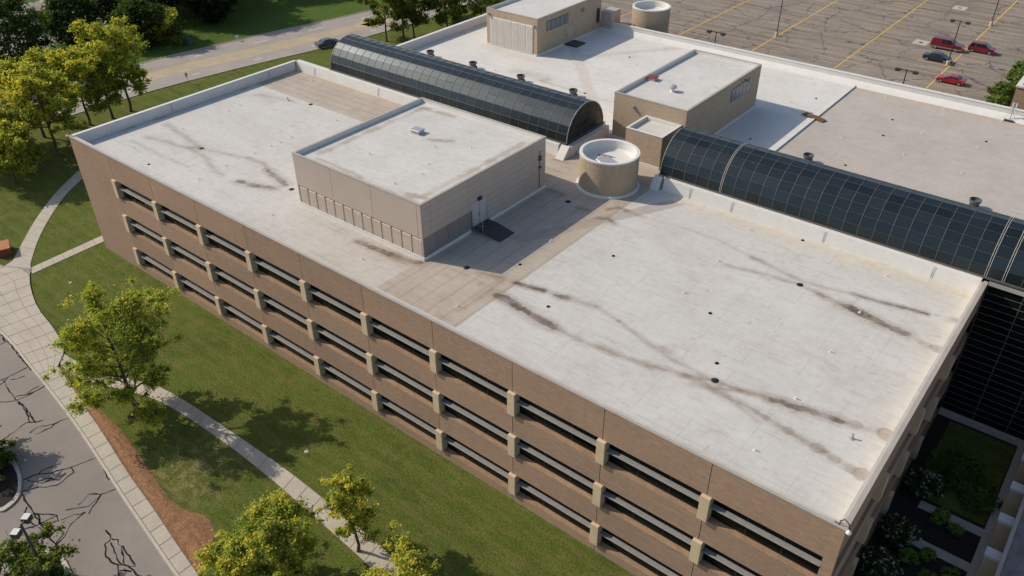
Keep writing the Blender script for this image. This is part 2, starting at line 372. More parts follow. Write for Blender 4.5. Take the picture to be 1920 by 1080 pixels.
VENTS_F= [(1.53, 8.6), (5.7, 9.95), (5.31, 16.31), (5.79, 3.86), (17.49, 7.34), (17.95, 3.87), (17.28, 16.02), (17.21, 14.49), (17.24, 13.24), (4.87, 18.25), (17.34, 11.0), (5.31, 28.9), (17.5, 22.24), (65.56, 28.48), (77.57, 28.48), (77.67, 16.02), (77.64, 22.1), (65.76, 22.09), (65.81, 16.13), (77.71, 9.74), (77.62, 3.64), (52.73, 15.97), (41.92, 3.73), (52.81, 3.63), (29.65, 3.81)]
DRAINS_F= [(11.81, 8.27), (11.37, 23.65), (27.01, 8.2), (72.56, 22.91), (72.63, 8.09), (49.78, 8.22), (49.75, 22.8)]
CAPS_F= [(10.89, 2.61), (68.71, 14.95), (71.87, 9.85), (70.0, 29.67), (58.39, 17.31), (58.43, 7.97), (52.97, 11.35)]
PIPES_F= [(8.21, 22.77), (81.99, 8.37)]
VENTS_R= [(56.1, 67.0), (56.26, 59.31), (64.66, 67.97), (71.27, 68.17), (65.06, 59.38), (64.85, 52.92), (71.32, 59.44), (77.1, 59.39), (71.45, 52.88), (77.36, 51.99), (77.37, 68.17), (34.93, 59.27), (34.82, 66.76), (21.49, 46.1)]
CAPS_R= [(58.25, 62.28), (57.12, 46.6), (67.55, 61.38), (68.17, 56.33), (77.39, 61.5), (67.57, 46.56), (68.08, 73.06), (32.59, 61.37), (17.43, 46.75), (35.28, 46.68)]
VENTS_P= [(35.15, 11.58), (41.64, 18.36), (41.82, 11.55), (38.86, 16.38), (40.9, 13.36), (41.22, 8.8)]
HATCH_P= [(35.38, 17.72)]
VENTS_B= [(49.4, 53.28), (49.53, 48.09), (52.25, 46.61)]
CAPS_B= [(49.18, 46.98)]
HATCH_B= [(45.63, 44.44)]
MUSH= [(49.17, 42.7)]
CRACKS=[
  [(17.61, -19.98), (18.5, -19.12), (18.81, -17.81), (18.63, -16.08)] ,
  [(18.02, -18.89), (20.1, -18.9), (21.99, -19.17), (22.8, -19.24), (23.14, -18.69)] ,
  [(22.91, -22.33), (22.53, -21.27), (22.3, -19.78), (22.8, -19.24)] ,
  [(23.81, -20.26), (23.6, -19.31), (24.26, -18.37), (24.61, -16.95), (25.98, -17.01)] ,
  [(24.34, -19.98), (24.53, -19.14), (24.41, -17.97)] ,
  [(18.88, -18.97), (20.7, -19.03), (22.03, -19.42), (22.42, -19.68)] ,
  [(28.72, -23.09), (28.94, -22.18), (29.78, -21.27), (30.47, -19.98), (30.67, -19.32), (31.26, -17.7)] ,
  [(29.86, -23.62), (30.61, -22.55), (31.44, -21.66), (31.21, -20.13), (30.47, -19.98)] ,
  [(28.95, -22.91), (30.35, -22.28), (30.27, -21.37), (30.28, -20.63)] ,
  [(30.01, -23.26), (29.7, -22.55), (30.01, -21.82), (30.99, -21.29), (30.7, -20.54)] ,
  [(29.05, -22.09), (28.93, -21.44), (29.16, -20.81)] ,
  [(31.26, -17.7), (32.55, -18.33), (34.23, -18.72)] ,
  [(32.03, -17.73), (33.5, -18.08), (34.83, -18.37), (35.7, -18.4)] ,
  [(32.79, -18.39), (33.45, -18.36), (34.52, -18.5)] ,
  [(35.7, -18.4), (35.14, -19.91), (35.57, -21.17), (34.97, -21.87), (34.49, -22.48)] ,
  [(35.14, -19.91), (35.67, -20.64), (36.24, -21.53)] ,
  [(35.14, -19.91), (34.36, -20.52), (34.74, -21.6)] ,
  [(30.12, -23.88), (32.12, -24.13), (34.17, -24.28), (36.46, -24.58), (38.91, -24.47)] ,
  [(34.12, -26.54), (33.56, -25.62), (34.18, -24.7), (34.46, -23.17), (32.89, -24.08), (32.96, -24.8)] ,
  [(31.73, -24.22), (32.5, -24.72), (33.91, -24.7), (35.32, -24.43)] ,
  [(32.98, -24.12), (34.44, -24.27), (35.07, -23.34), (34.46, -23.17)] ,
  [(34.17, -24.28), (35.15, -23.93), (35.96, -23.93), (35.92, -24.59)] ,
  [(35.18, -23.25), (35.54, -22.31), (35.86, -21.62)] ,
  [(37.23, -24.69), (36.82, -23.67), (36.16, -22.91), (35.86, -21.62)] ,
  [(35.66, -23.63), (36.55, -23.67), (37.15, -24.65)] ,
  [(38.75, -21.51), (39.88, -21.66), (39.92, -22.25), (41.07, -22.76), (42.14, -22.8), (42.82, -22.35), (41.41, -21.68), (40.35, -21.5), (39.88, -21.66)] ,
  [(40.13, -21.88), (41.84, -22.35), (42.82, -22.35)] ,
  [(41.11, -21.51), (42.41, -21.69), (43.58, -21.95), (42.82, -22.35)] ,
  [(42.42, -22.68), (43.37, -23.08)] ,
  [(43.03, -22.19), (44.47, -22.2)] ,
  [(42.9, -22.88), (43.73, -22.32)] ,
  [(6.83, -15.19), (8.75, -15.52), (9.54, -15.44), (10.89, -15.63), (12.29, -15.76), (14.53, -16.04), (15.59, -16.04), (16.64, -16.03), (17.8, -16.09)] ,
  [(8.17, -15.43), (8.68, -15.58), (9.4, -15.47)] ,
  [(11.46, -15.72), (12.15, -15.87), (13.25, -15.86), (14.6, -15.99)] ,
  [(9.06, -16.18), (9.04, -15.65)] ,
  [(14.66, -16.1), (14.72, -17.05), (14.72, -17.88), (14.58, -18.63)] ,
  [(15.3, -17.98), (15.64, -17.47), (15.81, -16.85)] ,
  [(14.78, -18.47), (16.45, -18.74), (17.83, -18.89)] ,
  [(18.69, -16.11), (18.72, -16.95), (18.62, -17.8), (17.96, -18.87)] ,
  [(18.22, -16.79), (18.32, -17.58), (18.55, -18.01)] ,
  [(15.23, -18.92), (14.97, -18.32), (14.72, -17.88)] ,
]
# ------------------------------------------------------------ ground, roads, pavements
from mathutils.geometry import tessellate_polygon
def sheet(name, pts, z, m, kind='structure', parent=None):
    a = sum(pts[i][0]*pts[(i+1) % len(pts)][1]-pts[(i+1) % len(pts)][0]*pts[i][1] for i in range(len(pts)))
    if a < 0: pts = pts[::-1]
    tri = tessellate_polygon([[Vector((p[0], p[1], 0)) for p in pts]]); mb = MB(); mb.v = [(p[0], p[1], z) for p in pts]
    for t in tri:
        a, b, c = (Vector(pts[i]) for i in t); mb.f.append(tuple(t) if (b-a).cross(c-a) > 0 else tuple(t)[::-1])
    o = mb.obj(name, m, parent)
    if kind: o['kind'] = kind
    return o
def strip_sheet(name, l, r, z, m, kind='structure', parent=None, n=90):
    l, r = resample(l, n), resample(r, n); mb = MB()
    for i in range(n-1):
        q = [l[i], l[i+1], r[i+1], r[i]]; a = sum(q[k][0]*q[(k+1) % 4][1]-q[(k+1) % 4][0]*q[k][1] for k in range(4))
        mb.poly([(p[0], p[1], z) for p in (q if a > 0 else q[::-1])])
    o = mb.obj(name, m, parent)
    if kind: o['kind'] = kind
    return o
def smooth_line(pts, n=6):                     # Catmull-Rom through points
    P = [Vector(p).to_2d() for p in pts]; out = []
    for i in range(len(P)-1):
        a, b, c, d = P[max(i-1, 0)], P[i], P[i+1], P[min(i+2, len(P)-1)]
        for k in range(n):
            t = k/n; out.append(.5*((2*b)+(c-a)*t+(2*a-5*b+4*c-d)*t*t+(3*b-a-3*c+d)*t**3))
    out.append(P[-1]); return [(v.x, v.y) for v in out]
def resample(line, n):
    P = [Vector(p) for p in line]; L = [0]
    for i in range(1, len(P)): L.append(L[-1]+(P[i]-P[i-1]).length)
    out = []; j = 0
    for k in range(n):
        s = L[-1]*k/(n-1)
        while j < len(L)-2 and L[j+1] < s: j += 1
        t = (s-L[j])/max(L[j+1]-L[j], 1e-6); v = P[j].lerp(P[j+1], min(max(t, 0), 1)); out.append((v.x, v.y))
    return out
def inset_quad(q, g):
    c = (sum(p[0] for p in q)/4, sum(p[1] for p in q)/4); out = []
    for p in q:
        d = Vector((p[0]-c[0], p[1]-c[1])); L = d.length; d *= max(L-g*1.4, .05)/L; out.append((c[0]+d.x, c[1]+d.y))
    return out
def slab_strip(owner, left, right, n, z, th=.02, gap=.025, rows=1):
    l = resample(left, n+1); r = resample(right, n+1)
    for i in range(n):
        for k in range(rows):
            def lp(a, b, t): return (a[0]+(b[0]-a[0])*t, a[1]+(b[1]-a[1])*t)
            q = [lp(l[i], r[i], k/rows), lp(l[i+1], r[i+1], k/rows), lp(l[i+1], r[i+1], (k+1)/rows), lp(l[i], r[i], (k+1)/rows)]
            MB().prism(inset_quad(q, gap), z, z+th).obj('slab', M['slab'], owner)

ground = sheet('ground', [(-500, -400), (500, -400), (500, 600), (-500, 600)], 0, M['grass'])
far_lawn = sheet('far_lawn', [(-300, -100), (-60, -100), (-56.5, 30), (-54.6, 44), (-52.2, 62), (-49.2, 75), (-47.2, 90), (-46, 160), (-46, 400), (-300, 400)], .006, M['grass2'])
# road
near_e = smooth_line([(-42.6, -30), (-42.3, 0), (-41.6, 29), (-40, 42.2), (-38.2, 52.3), (-36, 62.8), (-34.2, 75), (-33, 95), (-33, 160), (-33, 320)])
far_e = smooth_line([(-57.5, -30), (-57, 10), (-55.3, 39.3), (-53.4, 51.4), (-51.6, 62.8), (-49.2, 74), (-47.4, 84), (-46.6, 95), (-46, 160), (-46, 320)])
road = strip_sheet('road', near_e, far_e, .012, M['road'])
med_a = smooth_line([(-51.5, -30), (-51, 5), (-49.4, 36), (-47.4, 49.6), (-45.6, 57.8), (-44.3, 64.5), (-42.9, 71.6), (-41.6, 82), (-41, 100), (-41, 320)])
med_b = smooth_line([(-48.3, -30), (-48, 5), (-46.3, 34), (-43.8, 47), (-41.1, 62), (-39.8, 68.8), (-38.4, 82), (-37.8, 100), (-37.8, 320)])
strip_sheet('centre_lane', med_a, med_b, .016, M['median'], None, road)
def ribbon(mb, line, w, z):
    P = [Vector(p).to_2d() for p in line]
    L = []
    for i, p in enumerate(P):
        d = (P[min(i+1, len(P)-1)]-P[max(i-1, 0)]); d = d.normalized() if d.length > 1e-6 else Vector((1, 0)); nrm = Vector((-d.y, d.x)); ww = w[i] if hasattr(w, '__len__') else w
        L.append((p+nrm*ww/2, p-nrm*ww/2))
    for i in range(len(L)-1):
        a, b = L[i]; c, d = L[i+1]; mb.poly([(b.x, b.y, z), (d.x, d.y, z), (c.x, c.y, z), (a.x, a.y, z)])
    return mb
for e in (med_a, med_b): ribbon(MB(), e, .22, .020).obj('yellow_line', M['yellow'], road)
def dashes(e1, e2, t, start, n):
    a = resample(e1, 240); b = resample(e2, 240); mid = [(p[0]+(q[0]-p[0])*t, p[1]+(q[1]-p[1])*t) for p, q in zip(a, b)]
    P = [Vector(p) for p in mid]; acc = 0; cur = []
    for i in range(1, len(P)):
        acc += (P[i]-P[i-1]).length
        if (acc-start) % 12.2 < 3.4: cur.append(P[i])
        elif cur:
            if len(cur) > 1: ribbon(MB(), [tuple(v) for v in cur], .22, .020).obj('lane_dash', M['wpaint'], road)
            cur = []
dashes(near_e, med_b, .48, 8, 0); dashes(med_a, far_e, .45, 2, 0)
kb = MB()
for e, s in ((far_e, 1), (near_e, -1)):
    for i in range(len(e)-1):
        d = Vector((e[i+1][0]-e[i][0], e[i+1][1]-e[i][1])).normalized(); n = Vector((-d.y, d.x))*s*.18
        kb.prism([e[i], e[i+1], (e[i+1][0]+n.x, e[i+1][1]+n.y), (e[i][0]+n.x, e[i][1]+n.y)], 0, .12)
kb.obj('road_kerb', M['kerb'], road)
# lot beyond the road
farlot = sheet('far_parking_lot', [(-112, 24), (-78, 24), (-80, 46), (-112, 46)], .012, M['asphalt'])
for k in range(7): MB().box(-101+k*3., -100.85+k*3., 39.5, 44, .014, .016).obj('stall_line', M['yfade'], farlot)
sheet('far_pavement', [(-112, 46), (-80, 46), (-80, 47.6), (-112, 47.6)], .016, M['slab'])

# drive with pavement along it
drive_e = smooth_line([(-14, -15.2), (7.1, -15.3), (13.9, -15.9), (19.6, -16.5), (25.9, -17.3), (31.6, -18.2), (36.9, -19.1), (42.1, -19.9), (46.8, -20.6), (60, -22.4), (90, -25)])
drive = sheet('drive', drive_e + [(90, -60), (-14, -60)], .010, M['asphalt'])
walk_o = smooth_line([(17, -14.3), (20.5, -14.85), (24.2, -15.5), (29.5, -16.4), (34.9, -17.4), (40.1, -18.2), (44.7, -19.0), (50, -19.8), (60, -21.1)])
i0 = min(range(len(drive_e)), key=lambda i: abs(drive_e[i][0]-17)); i1 = min(range(len(drive_e)), key=lambda i: abs(drive_e[i][0]-60))
de = drive_e[i0:i1+1]
kerbs = MB()
ke = drive_e[:i1+1]
for i in range(len(ke)-1): kerbs.prism([ke[i], ke[i+1], (ke[i+1][0], ke[i+1][1]+.22), (ke[i][0], ke[i][1]+.22)], 0, .13)
kerbs.obj('kerb', M['kerb'], drive)
walk = strip_sheet('pavement', walk_o, [(p[0], p[1]+.25) for p in de], .10, M['joint'])
slab_strip(walk, [(p[0], p[1]+.25) for p in de], walk_o, 26, .105, .025)
# plaza by the corner
pl_r = smooth_line([(-2.3, -7.6), (-1.5, -8.2), (.9, -9.3), (3.2, -10.1), (6.1, -10.9), (9.2, -11.35), (11.4, -11.7), (13.2, -12.1), (15.4, -12.9), (17, -14.3)])
pl_l = [(-14, -14.95)] + [(p[0], p[1]+.25) for p in drive_e if -14 < p[0] <= 17]
plaza = sheet('plaza', pl_r + pl_l[::-1] + [(-14, -11.2), (-5.2, -9.3)], .10, M['joint'])
a = resample([(-5, -9.4)]+pl_r[3:], 12); b = resample([(-6, -14.9)]+[p for p in pl_l if p[0] > -6], 12)
slab_strip(plaza, b, a, 11, .105, .025, rows=4)
slab_strip(plaza, [(-14, -14.9), (-6.05, -14.9)], [(-14, -11.3), (-5.05, -9.45)], 4, .105, .025, rows=2)
# path to the left, straight walk to the building
pa = smooth_line([(-3.3, -7.3), (-7.5, -4.5), (-11.6, -1.2), (-16.2, 3.2), (-19, 6.8), (-21.5, 10.5), (-24, 16), (-25.5, 24)])
pb = smooth_line([(-5.6, -8.3), (-9.3, -5.3), (-13.3, -1.9), (-17.6, 2.4), (-20.6, 6.1), (-23.2, 10), (-25.9, 16), (-27.5, 24)])
path = strip_sheet('curved_path', pa, pb, .02, M['joint']); slab_strip(path, pb, pa, 24, .024, .02)
sw = sheet('straight_path', [(-2.6, -7.7), (-3.0, 1.1), (-1.5, .9), (-1.2, -8.1)], .02, M['joint'])
slab_strip(sw, [(-2.6, -7.7), (-3.0, 1.1)], [(-1.2, -8.1), (-1.5, .9)], 7, .024, .02)
sheet('plaza_apron', [(-5.6, -8.3), (-5.2, -9.3), (-1.4, -8.2), (-2.5, -7.6), (-3.3, -7.3)], .098, M['slab'])
# lower walk
lw_f = smooth_line([(15.2, -12.95), (18, -12.7), (21, -12.0), (23, -11.3), (25.1, -10.5), (27.2, -9.85), (31, -9.45), (34.8, -9.3), (38.5, -9.2), (42.1, -9.12), (45.5, -9.1), (49, -9.2), (54.6, -9.45), (60, -10), (68, -11.2)])
lw_n = smooth_line([(16.2, -13.9), (18.6, -14.0), (21.3, -13.5), (23.6, -12.7), (26.1, -11.75), (28.8, -11), (32.5, -10.6), (36.4, -10.45), (40.1, -10.4), (44, -10.5), (47.1, -10.65), (51, -10.9), (56.1, -11.25), (60, -11.7), (68, -12.9)])
lwalk = strip_sheet('lower_pavement', lw_f, lw_n, .02, M['joint']); slab_strip(lwalk, lw_n, lw_f, 31, .024, .025)
# mulch bed, slightly mounded
mo = smooth_line([(17.4, -14.2), (23.3, -14.95), (26.5, -14.85), (30, -15.1), (34.8, -15.9), (39.3, -16.7), (41.8, -16.65), (43.6, -16.05), (45.4, -16.5), (46.8, -17.8), (48, -19.3)])
mi = [(p[0], p[1]) for p in walk_o if p[0] <= 48.2]
mm = resample(mo, 60); mn = resample(mi, 60); mb = MB(); rnd = random.Random(3); rows = 8
for k in range(rows+1):
    for i in range(60):
        t = k/rows; h = .03+.14*math.sin(math.pi*t)+rnd.uniform(-.03, .03)*(0 < k < rows)
        mb.v.append((mm[i][0]*t+mn[i][0]*(1-t), mm[i][1]*t+mn[i][1]*(1-t), .08*(k == 0)+h))
for k in range(rows):
    for i in range(59): mb.f.append((k*60+i, k*60+i+1, (k+1)*60+i+1, (k+1)*60+i))
mo_ = mb.obj('mulch_bed', M['mulch']); tag(mo_, 'strip of rust brown bark mulch between the pavement and the lawn', 'mulch', kind='stuff')
# tar crack sealing on the drive
rnd = random.Random(5)
cs = MB()
for ln in CRACKS:
    P = []
    for i in range(len(ln)-1):
        a, b = Vector(ln[i]), Vector(ln[i+1]); n = max(2, int((b-a).length/.35))
        for k in range(n): P.append(a.lerp(b, k/n)+Vector((rnd.gauss(0, .045), rnd.gauss(0, .045))))
    P.append(Vector(ln[-1])); w = [max(.04, .105+rnd.gauss(0, .035)) for _ in P]
    ribbon(cs, [tuple(p) for p in P], w, .0145)
o = cs.obj('crack_sealant', M['seal'], drive); o['kind'] = 'stuff'
# kerbed islands in the drive
def island(pts, nm):
    ol = smooth_line(pts+[pts[0]], 5)[:-1]; c = Vector((sum(p[0] for p in ol)/len(ol), sum(p[1] for p in ol)/len(ol)))
    inn = []
    for p in ol:
        d = Vector(p)-c; inn.append(tuple(c+d*max(0, (d.length-.42))/d.length))
    k = MB(); n = len(ol)
    for i in range(n):
        j = (i+1) % n; k.prism([ol[i], ol[j], inn[j], inn[i]], 0, .15)
    o = k.obj('kerbed_island', M['kerb']); o['kind'] = 'structure'
    sheet('planting_bed', inn, .11, M['soil'], None, o); return inn
isl1 = island([(17, -23.0), (21, -22.4), (25.2, -22.4), (27.6, -22.8), (29, -23.3), (30.3, -24.1), (30.8, -25.1), (30.4, -25.9), (27, -26.6), (20, -26.5), (16, -25)], 'a')
isl2 = island([(37.2, -27.9), (36.7, -26.6), (37, -25.5), (37.8, -24.9), (38.9, -24.8), (41, -25.2), (44, -26), (46, -27.6), (44, -29.5), (40, -29.8)], 'b')
# big parking lot behind
lot = sheet('parking_lot', [(4, 74), (69.5, 74), (69.5, 118), (80, 140), (80, 330), (-20, 330), (-20, 120), (4, 100)], .012, M['lot'])
stalls = MB()
for x in (-2, 13.7, 29.1, 44.7, 60.3, 76):
    MB().box(x-.13, x+.13, 76, 320, .0155, .0165).obj('bay_divider_line', M['yellow'], lot)
    y = 76.
    while y < 240:
        stalls.box(x-5.3, x-.3, y-.075, y+.075, .0155, .0163); stalls.box(x+.3, x+5.3, y-.075, y+.075, .0155, .0163); y += 2.72
o = stalls.obj('stall_lines', M['yfade'], lot); o['kind'] = 'stuff'
for x, y in ((52.4, 135.6), (52, 164.4)):
    o = MB().box(x-1.3, x+1.3, y-1.6, y+1.6, .016, .03).obj('concrete_collar', M['slab'], lot); MB().lathe([(0, .045), (.38, .045), (.4, .03)], 16, (x, y)).obj('manhole_cover', M['darkmetal'], lot)

# ------------------------------------------------------------ roofs (fine grids that carry the membrane colours and stains)
WHITE = np.array((.575, .555, .515)); TAN = np.array((.455, .388, .318)); BROWN = np.array((.115, .080, .055))
def vnoise(x, y, s, seed):
    rs = np.random.RandomState(seed); g = rs.rand(256, 256)
    u, v = x*s+100, y*s+100; i, j = np.floor(u).astype(int), np.floor(v).astype(int); fu, fv = u-i, v-j
    fu = fu*fu*(3-2*fu); fv = fv*fv*(3-2*fv); i %= 255; j %= 255
    return (g[i, j]*(1-fu)+g[i+1, j]*fu)*(1-fv)+(g[i, j+1]*(1-fu)+g[i+1, j+1]*fu)*fv
def fbm(x, y, s, seed): return (vnoise(x, y, s, seed)*.5+vnoise(x, y, s*2.1, seed+1)*.3+vnoise(x, y, s*4.3, seed+2)*.2)
def seg_dist(X, Y, pts):
    D = np.full(X.shape, 1e9)
    for (ax, ay), (bx, by) in zip(pts[:-1], pts[1:]):
        dx, dy = bx-ax, by-ay; t = np.clip(((X-ax)*dx+(Y-ay)*dy)/(dx*dx+dy*dy+1e-9), 0, 1)
        D = np.minimum(D, np.hypot(X-ax-t*dx, Y-ay-t*dy))
    return D
def roof_grid(name, x0, x1, y0, y1, z, step, colour, m, parent, cut=None):
    nx = int((x1-x0)/step)+1; ny = int((y1-y0)/step)+1
    X, Y = np.meshgrid(np.linspace(x0, x1, nx), np.linspace(y0, y1, ny)); col = colour(X, Y)
    V = np.stack([X, Y, np.full(X.shape, z)], -1).reshape(-1, 3)
    I = np.arange(nx*ny).reshape(ny, nx); F = np.stack([I[:-1, :-1], I[:-1, 1:], I[1:, 1:], I[1:, :-1]], -1).reshape(-1, 4)
    if cut is not None:
        cx = V[F].mean(1); F = F[~cut(cx[:, 0], cx[:, 1])]
    me = mesh_np(name, V, F, m); paint(me, np.concatenate([col.reshape(-1, 3), np.ones((V.shape[0], 1))], 1))
    return inst(name, me, parent)
def mesh_np(name, V, F, m, smooth=False):
    me = bpy.data.meshes.new(name); k = F.shape[1]
    me.vertices.add(len(V)); me.vertices.foreach_set('co', V.astype(np.float32).ravel())
    me.loops.add(F.size); me.loops.foreach_set('vertex_index', F.astype(np.int32).ravel())
    me.polygons.add(len(F)); me.polygons.foreach_set('loop_start', np.arange(0, F.size, k, dtype=np.int32))
    me.update(calc_edges=True)
    if m: me.materials.append(m)
    if smooth: me.polygons.foreach_set('use_smooth', np.ones(len(F), dtype=bool))
    return me
def paint(me, rgba):
    a = me.color_attributes.new('paint', 'FLOAT_COLOR', 'POINT'); a.data.foreach_set('color', rgba.astype(np.float32).ravel())
def blend(col, f, c): return col*(1-f[..., None])+np.asarray(c)*f[..., None]
def sm(x, a, b): t = np.clip((x-a)/(b-a), 0, 1); return t*t*(3-2*t)
def front_colour(X, Y):
    wx = X+.05*(fbm(X, Y, 1., 3)-.5)
    col = np.broadcast_to(WHITE, X.shape+(3,)).copy()
    n = fbm(X, Y, .25, 1); col *= (1+.05*(n-.5))[..., None]
    tan = ((Y > 23.9) & (X < 46) & (wx < 46)).astype(float)                        # back left strip
    tan = np.maximum(tan, sm(wx, 45.85, 46.0)*sm(-wx, -54.62, -54.47))               # bare strip beside the penthouse
    tan = np.maximum(tan, sm(-Y, -7.0, -6.4)*((X > 24) & (X < 46))*sm(X, 24, 44)*.45)
    tan = np.maximum(tan, ((Y > 30.6)).astype(float)*.6)
    col = blend(col, tan, TAN*(1+.18*(fbm(X, Y, .7, 21)-.5))[..., None])
    ln = np.zeros(X.shape)                                                          # lap seams of the bare membrane
    for k in range(6): ln = np.maximum(ln, sm(-np.abs(X-46.9-1.5*k-.06*(fbm(X, Y, .5, 50+k)-.5)), -.12, -.04)*(Y < 25)*(.45+.7*fbm(X, Y, .5, 90+k)))
    for k in range(5): ln = np.maximum(ln, sm(-np.abs(Y-24.9-1.25*k), -.12, -.04)*(X < 46)*(.3+.7*fbm(X, Y, .6, 70+k)))
    for k in range(14): ln = np.maximum(ln, sm(-np.abs(X-3.2*k-.8), -.12, -.04)*((Y > 24) & (X < 45))*.5*fbm(X, Y, .8, 40+k))
    ln = np.maximum(ln, sm(-np.abs(X-54.5), -.14, -.04)*.5)
    col = blend(col, np.clip(ln, 0, 1)*.5*tan, TAN*.45)
    strip = ((np.abs((X-46.6)*.80-(Y-13.5)*.42-2.6) < .62) & (Y > 14) & (Y < 29) & (X > 46.3)).astype(float)  # walkway pads
    col = blend(col, strip*.55, TAN*.72)
    # dust along the front edge and yellow lichen along the back kerb
    col = blend(col, .35*sm(-Y, -2.2, -.5)*(.4+.6*fbm(X, Y, .8, 30))*(X < 50), TAN)
    sp = sm(fbm(X, Y, 2.4, 44), .52, .70)
    k = np.exp(-((Y-29.4)/.9)**2)*sm(X, 54, 60); col = blend(col, np.clip(k*(.35+.65*sp), 0, 1)*.55, (.66, .53, .32))
    k = np.exp(-((X-83.6)/.7)**2); col = blend(col, k*(.3+.5*sp)*.4, (.60, .53, .41))
    k = np.exp(-((Y-30.1)/.7)**2)*(X < 30); col = blend(col, k*.45*(.4+.6*sp), (.56, .40, .24))
    dirt = sm(fbm(X*.6, Y, .33, 101), .50, .72)*(.4+.6*sm(fbm(X, Y, 1.4, 104), .4, .7)); col = blend(col, dirt*.22, (.42, .36, .29))
    sp2 = sm(vnoise(X, Y, 3.1, 120), .90, .97)*sm(fbm(X, Y, .3, 121), .45, .6); col = blend(col, sp2*.4, (.36, .26, .17))
    # ponding stains
    for w, s, pts in STAINS:
        if pts[0][1] > 36: continue
        d = seg_dist(X, Y, pts); sel = d < w*4
        if not sel.any(): continue
        w = w*.8; x, y = X[sel], Y[sel]; dd = d[sel]+.5*w*(fbm(x, y, 1.6, 60)-.5)*2+.25*w*(vnoise(x, y, 6., 62)-.5)
        core = sm(-dd, -w*.95, -w*.5)*(.35+.95*fbm(x, y, 1.1, 71))*(.75+.5*fbm(x, y, 3.2, 75)); halo = sm(-dd, -w*2.4, -w*.8)
        rim = np.exp(-((dd-w*1.1)/.07)**2)*.5+np.exp(-((dd-w*1.6)/.06)**2)*.22
        c = col[sel]; c = blend(c, np.clip(halo*.24*s, 0, 1), (.40, .31, .22)); c = blend(c, np.clip(core*s+rim*s*.6, 0, .93), BROWN*(1.0 if s > .6 else 1.7)); col[sel] = c
    for x0, y0, r, s in BLOBS:
        d = np.hypot(X-x0, Y-y0)+.25*r*(fbm(X, Y, 2.2, 80)-.5)*2
        ring = np.exp(-((d-r*.85)/(.16*r))**2)*.55+sm(-d, -r*1.05, -r*.75)*.5+np.exp(-(d/(r*.4))**2)*.3
        col = blend(col, np.clip(ring*s*1.1, 0, .85), (.27, .205, .15))
    return col
def rear_colour(X, Y):
    col = np.broadcast_to(WHITE*1.15, X.shape+(3,)).copy(); col *= (1+.04*(fbm(X, Y, .25, 5)-.5))[..., None]
    wx = X+.15*(fbm(X, Y, 1.2, 7)-.5)
    tan = (wx > 60.5).astype(float)
    col = blend(col, tan, np.array((.465, .42, .368))*(1+.14*(fbm(X, Y, .35, 22)-.5))[..., None])
    k = np.exp(-((Y-68.9)/1.1)**2)*(X > 60.5); col = blend(col, k*.5*(.4+.6*fbm(X, Y, .8, 31)), (.50, .34, .20))
    ln = (np.abs(Y-45.4-(X-60)*.0-.0) < .05).astype(float)*0
    pad = ((np.abs((X-27)*.75+(Y-57)*.66) < .7) & (X > 23) & (Y > 44) & (Y < 62)).astype(float)
    pad = np.maximum(pad, ((np.abs((X-27)*.80-(Y-57)*.60) < .65) & (X > 23) & (X < 44) & (Y > 55) & (Y < 69)).astype(float))
    col = blend(col, pad*.35, TAN*1.1)
    for w, s, pts in STAINS:
        if pts[0][1] <= 36: continue
        d = seg_dist(X, Y, pts); dd = d+.5*w*(fbm(X, Y, 1.2, 60)-.5)*2; core = sm(-dd, -w*1.3, -w*.3)*(.5+.6*fbm(X, Y, 1.1, 71)); col = blend(col, np.clip(core*s, 0, .9), (.33, .27, .20))
    return col
def plain_colour(base, stain=()):
    def f(X, Y):
        col = np.broadcast_to(np.asarray(base), X.shape+(3,)).copy(); col *= (1+.05*(fbm(X, Y, .4, 2)-.5))[..., None]
        for (ax, ay, bx, by, w, s) in stain:
            d = seg_dist(X, Y, [(ax, ay), (bx, by)])+w*.9*(fbm(X, Y, 1., 13)-.5)*2; col = blend(col, np.clip(sm(-d, -w, 0)*s*(.3+fbm(X, Y, .8, 17)), 0, .8), (.33, .26, .19))
        return col
    return f
M['roof_front'] = roof_mat('membrane_roof', 3.66, 1.83, .30, .07)
M['roof_rear'] = roof_mat('rear_membrane_roof', 7.3, 1.9, .20, .03)
M['roof_pent'] = roof_mat('penthouse_membrane_roof', 0, 1.6, .22, .02)

# ------------------------------------------------------------ front wing
ZR, ZP, L, W = 13.0, 14.16, 84.43, 30.56
TIPS = (9.28, 5.10, .93); XB = [8.24+7.62*i for i in range(10)]; BW = .66
fwing = empty('office_building'); tag(fwing, 'long three storey brown brick office block with white flat roof nearest the camera', 'building', 'wings of the office complex')
MB().box(.46, L-.46, .46, W, -.3, 12.9).obj('wall_core', M['black'], fwing)
roof_grid('roof', .47, L-.47, .47, 30.62, ZR, .125, front_colour, M['roof_front'], fwing)
G = .025
def front_panel(x0, x1, z0, z1): MB().box(x0, x1, 0, .44, z0, z1).obj('brick_panel', M['brick'], fwing)
front_panel(0, XB[0]-.36-G, -.2, 14.08)
front_panel(83.74+.002, L, -.2, 14.08)
ed = [XB[0]-.36+G] + [x-.36 for x in XB[1:]] + [83.74]
zb = [(-.2, TIPS[2]-.1), (TIPS[2]+2.05, TIPS[1]-.1), (TIPS[1]+2.05, TIPS[0]-.1), (TIPS[0]+2.05, 14.08)]
for i in range(10):
    for z0, z1 in zb: front_panel(ed[i] if i == 0 else ed[i]+G, ed[i+1]-(G if i < 9 else 0), z0, z1)
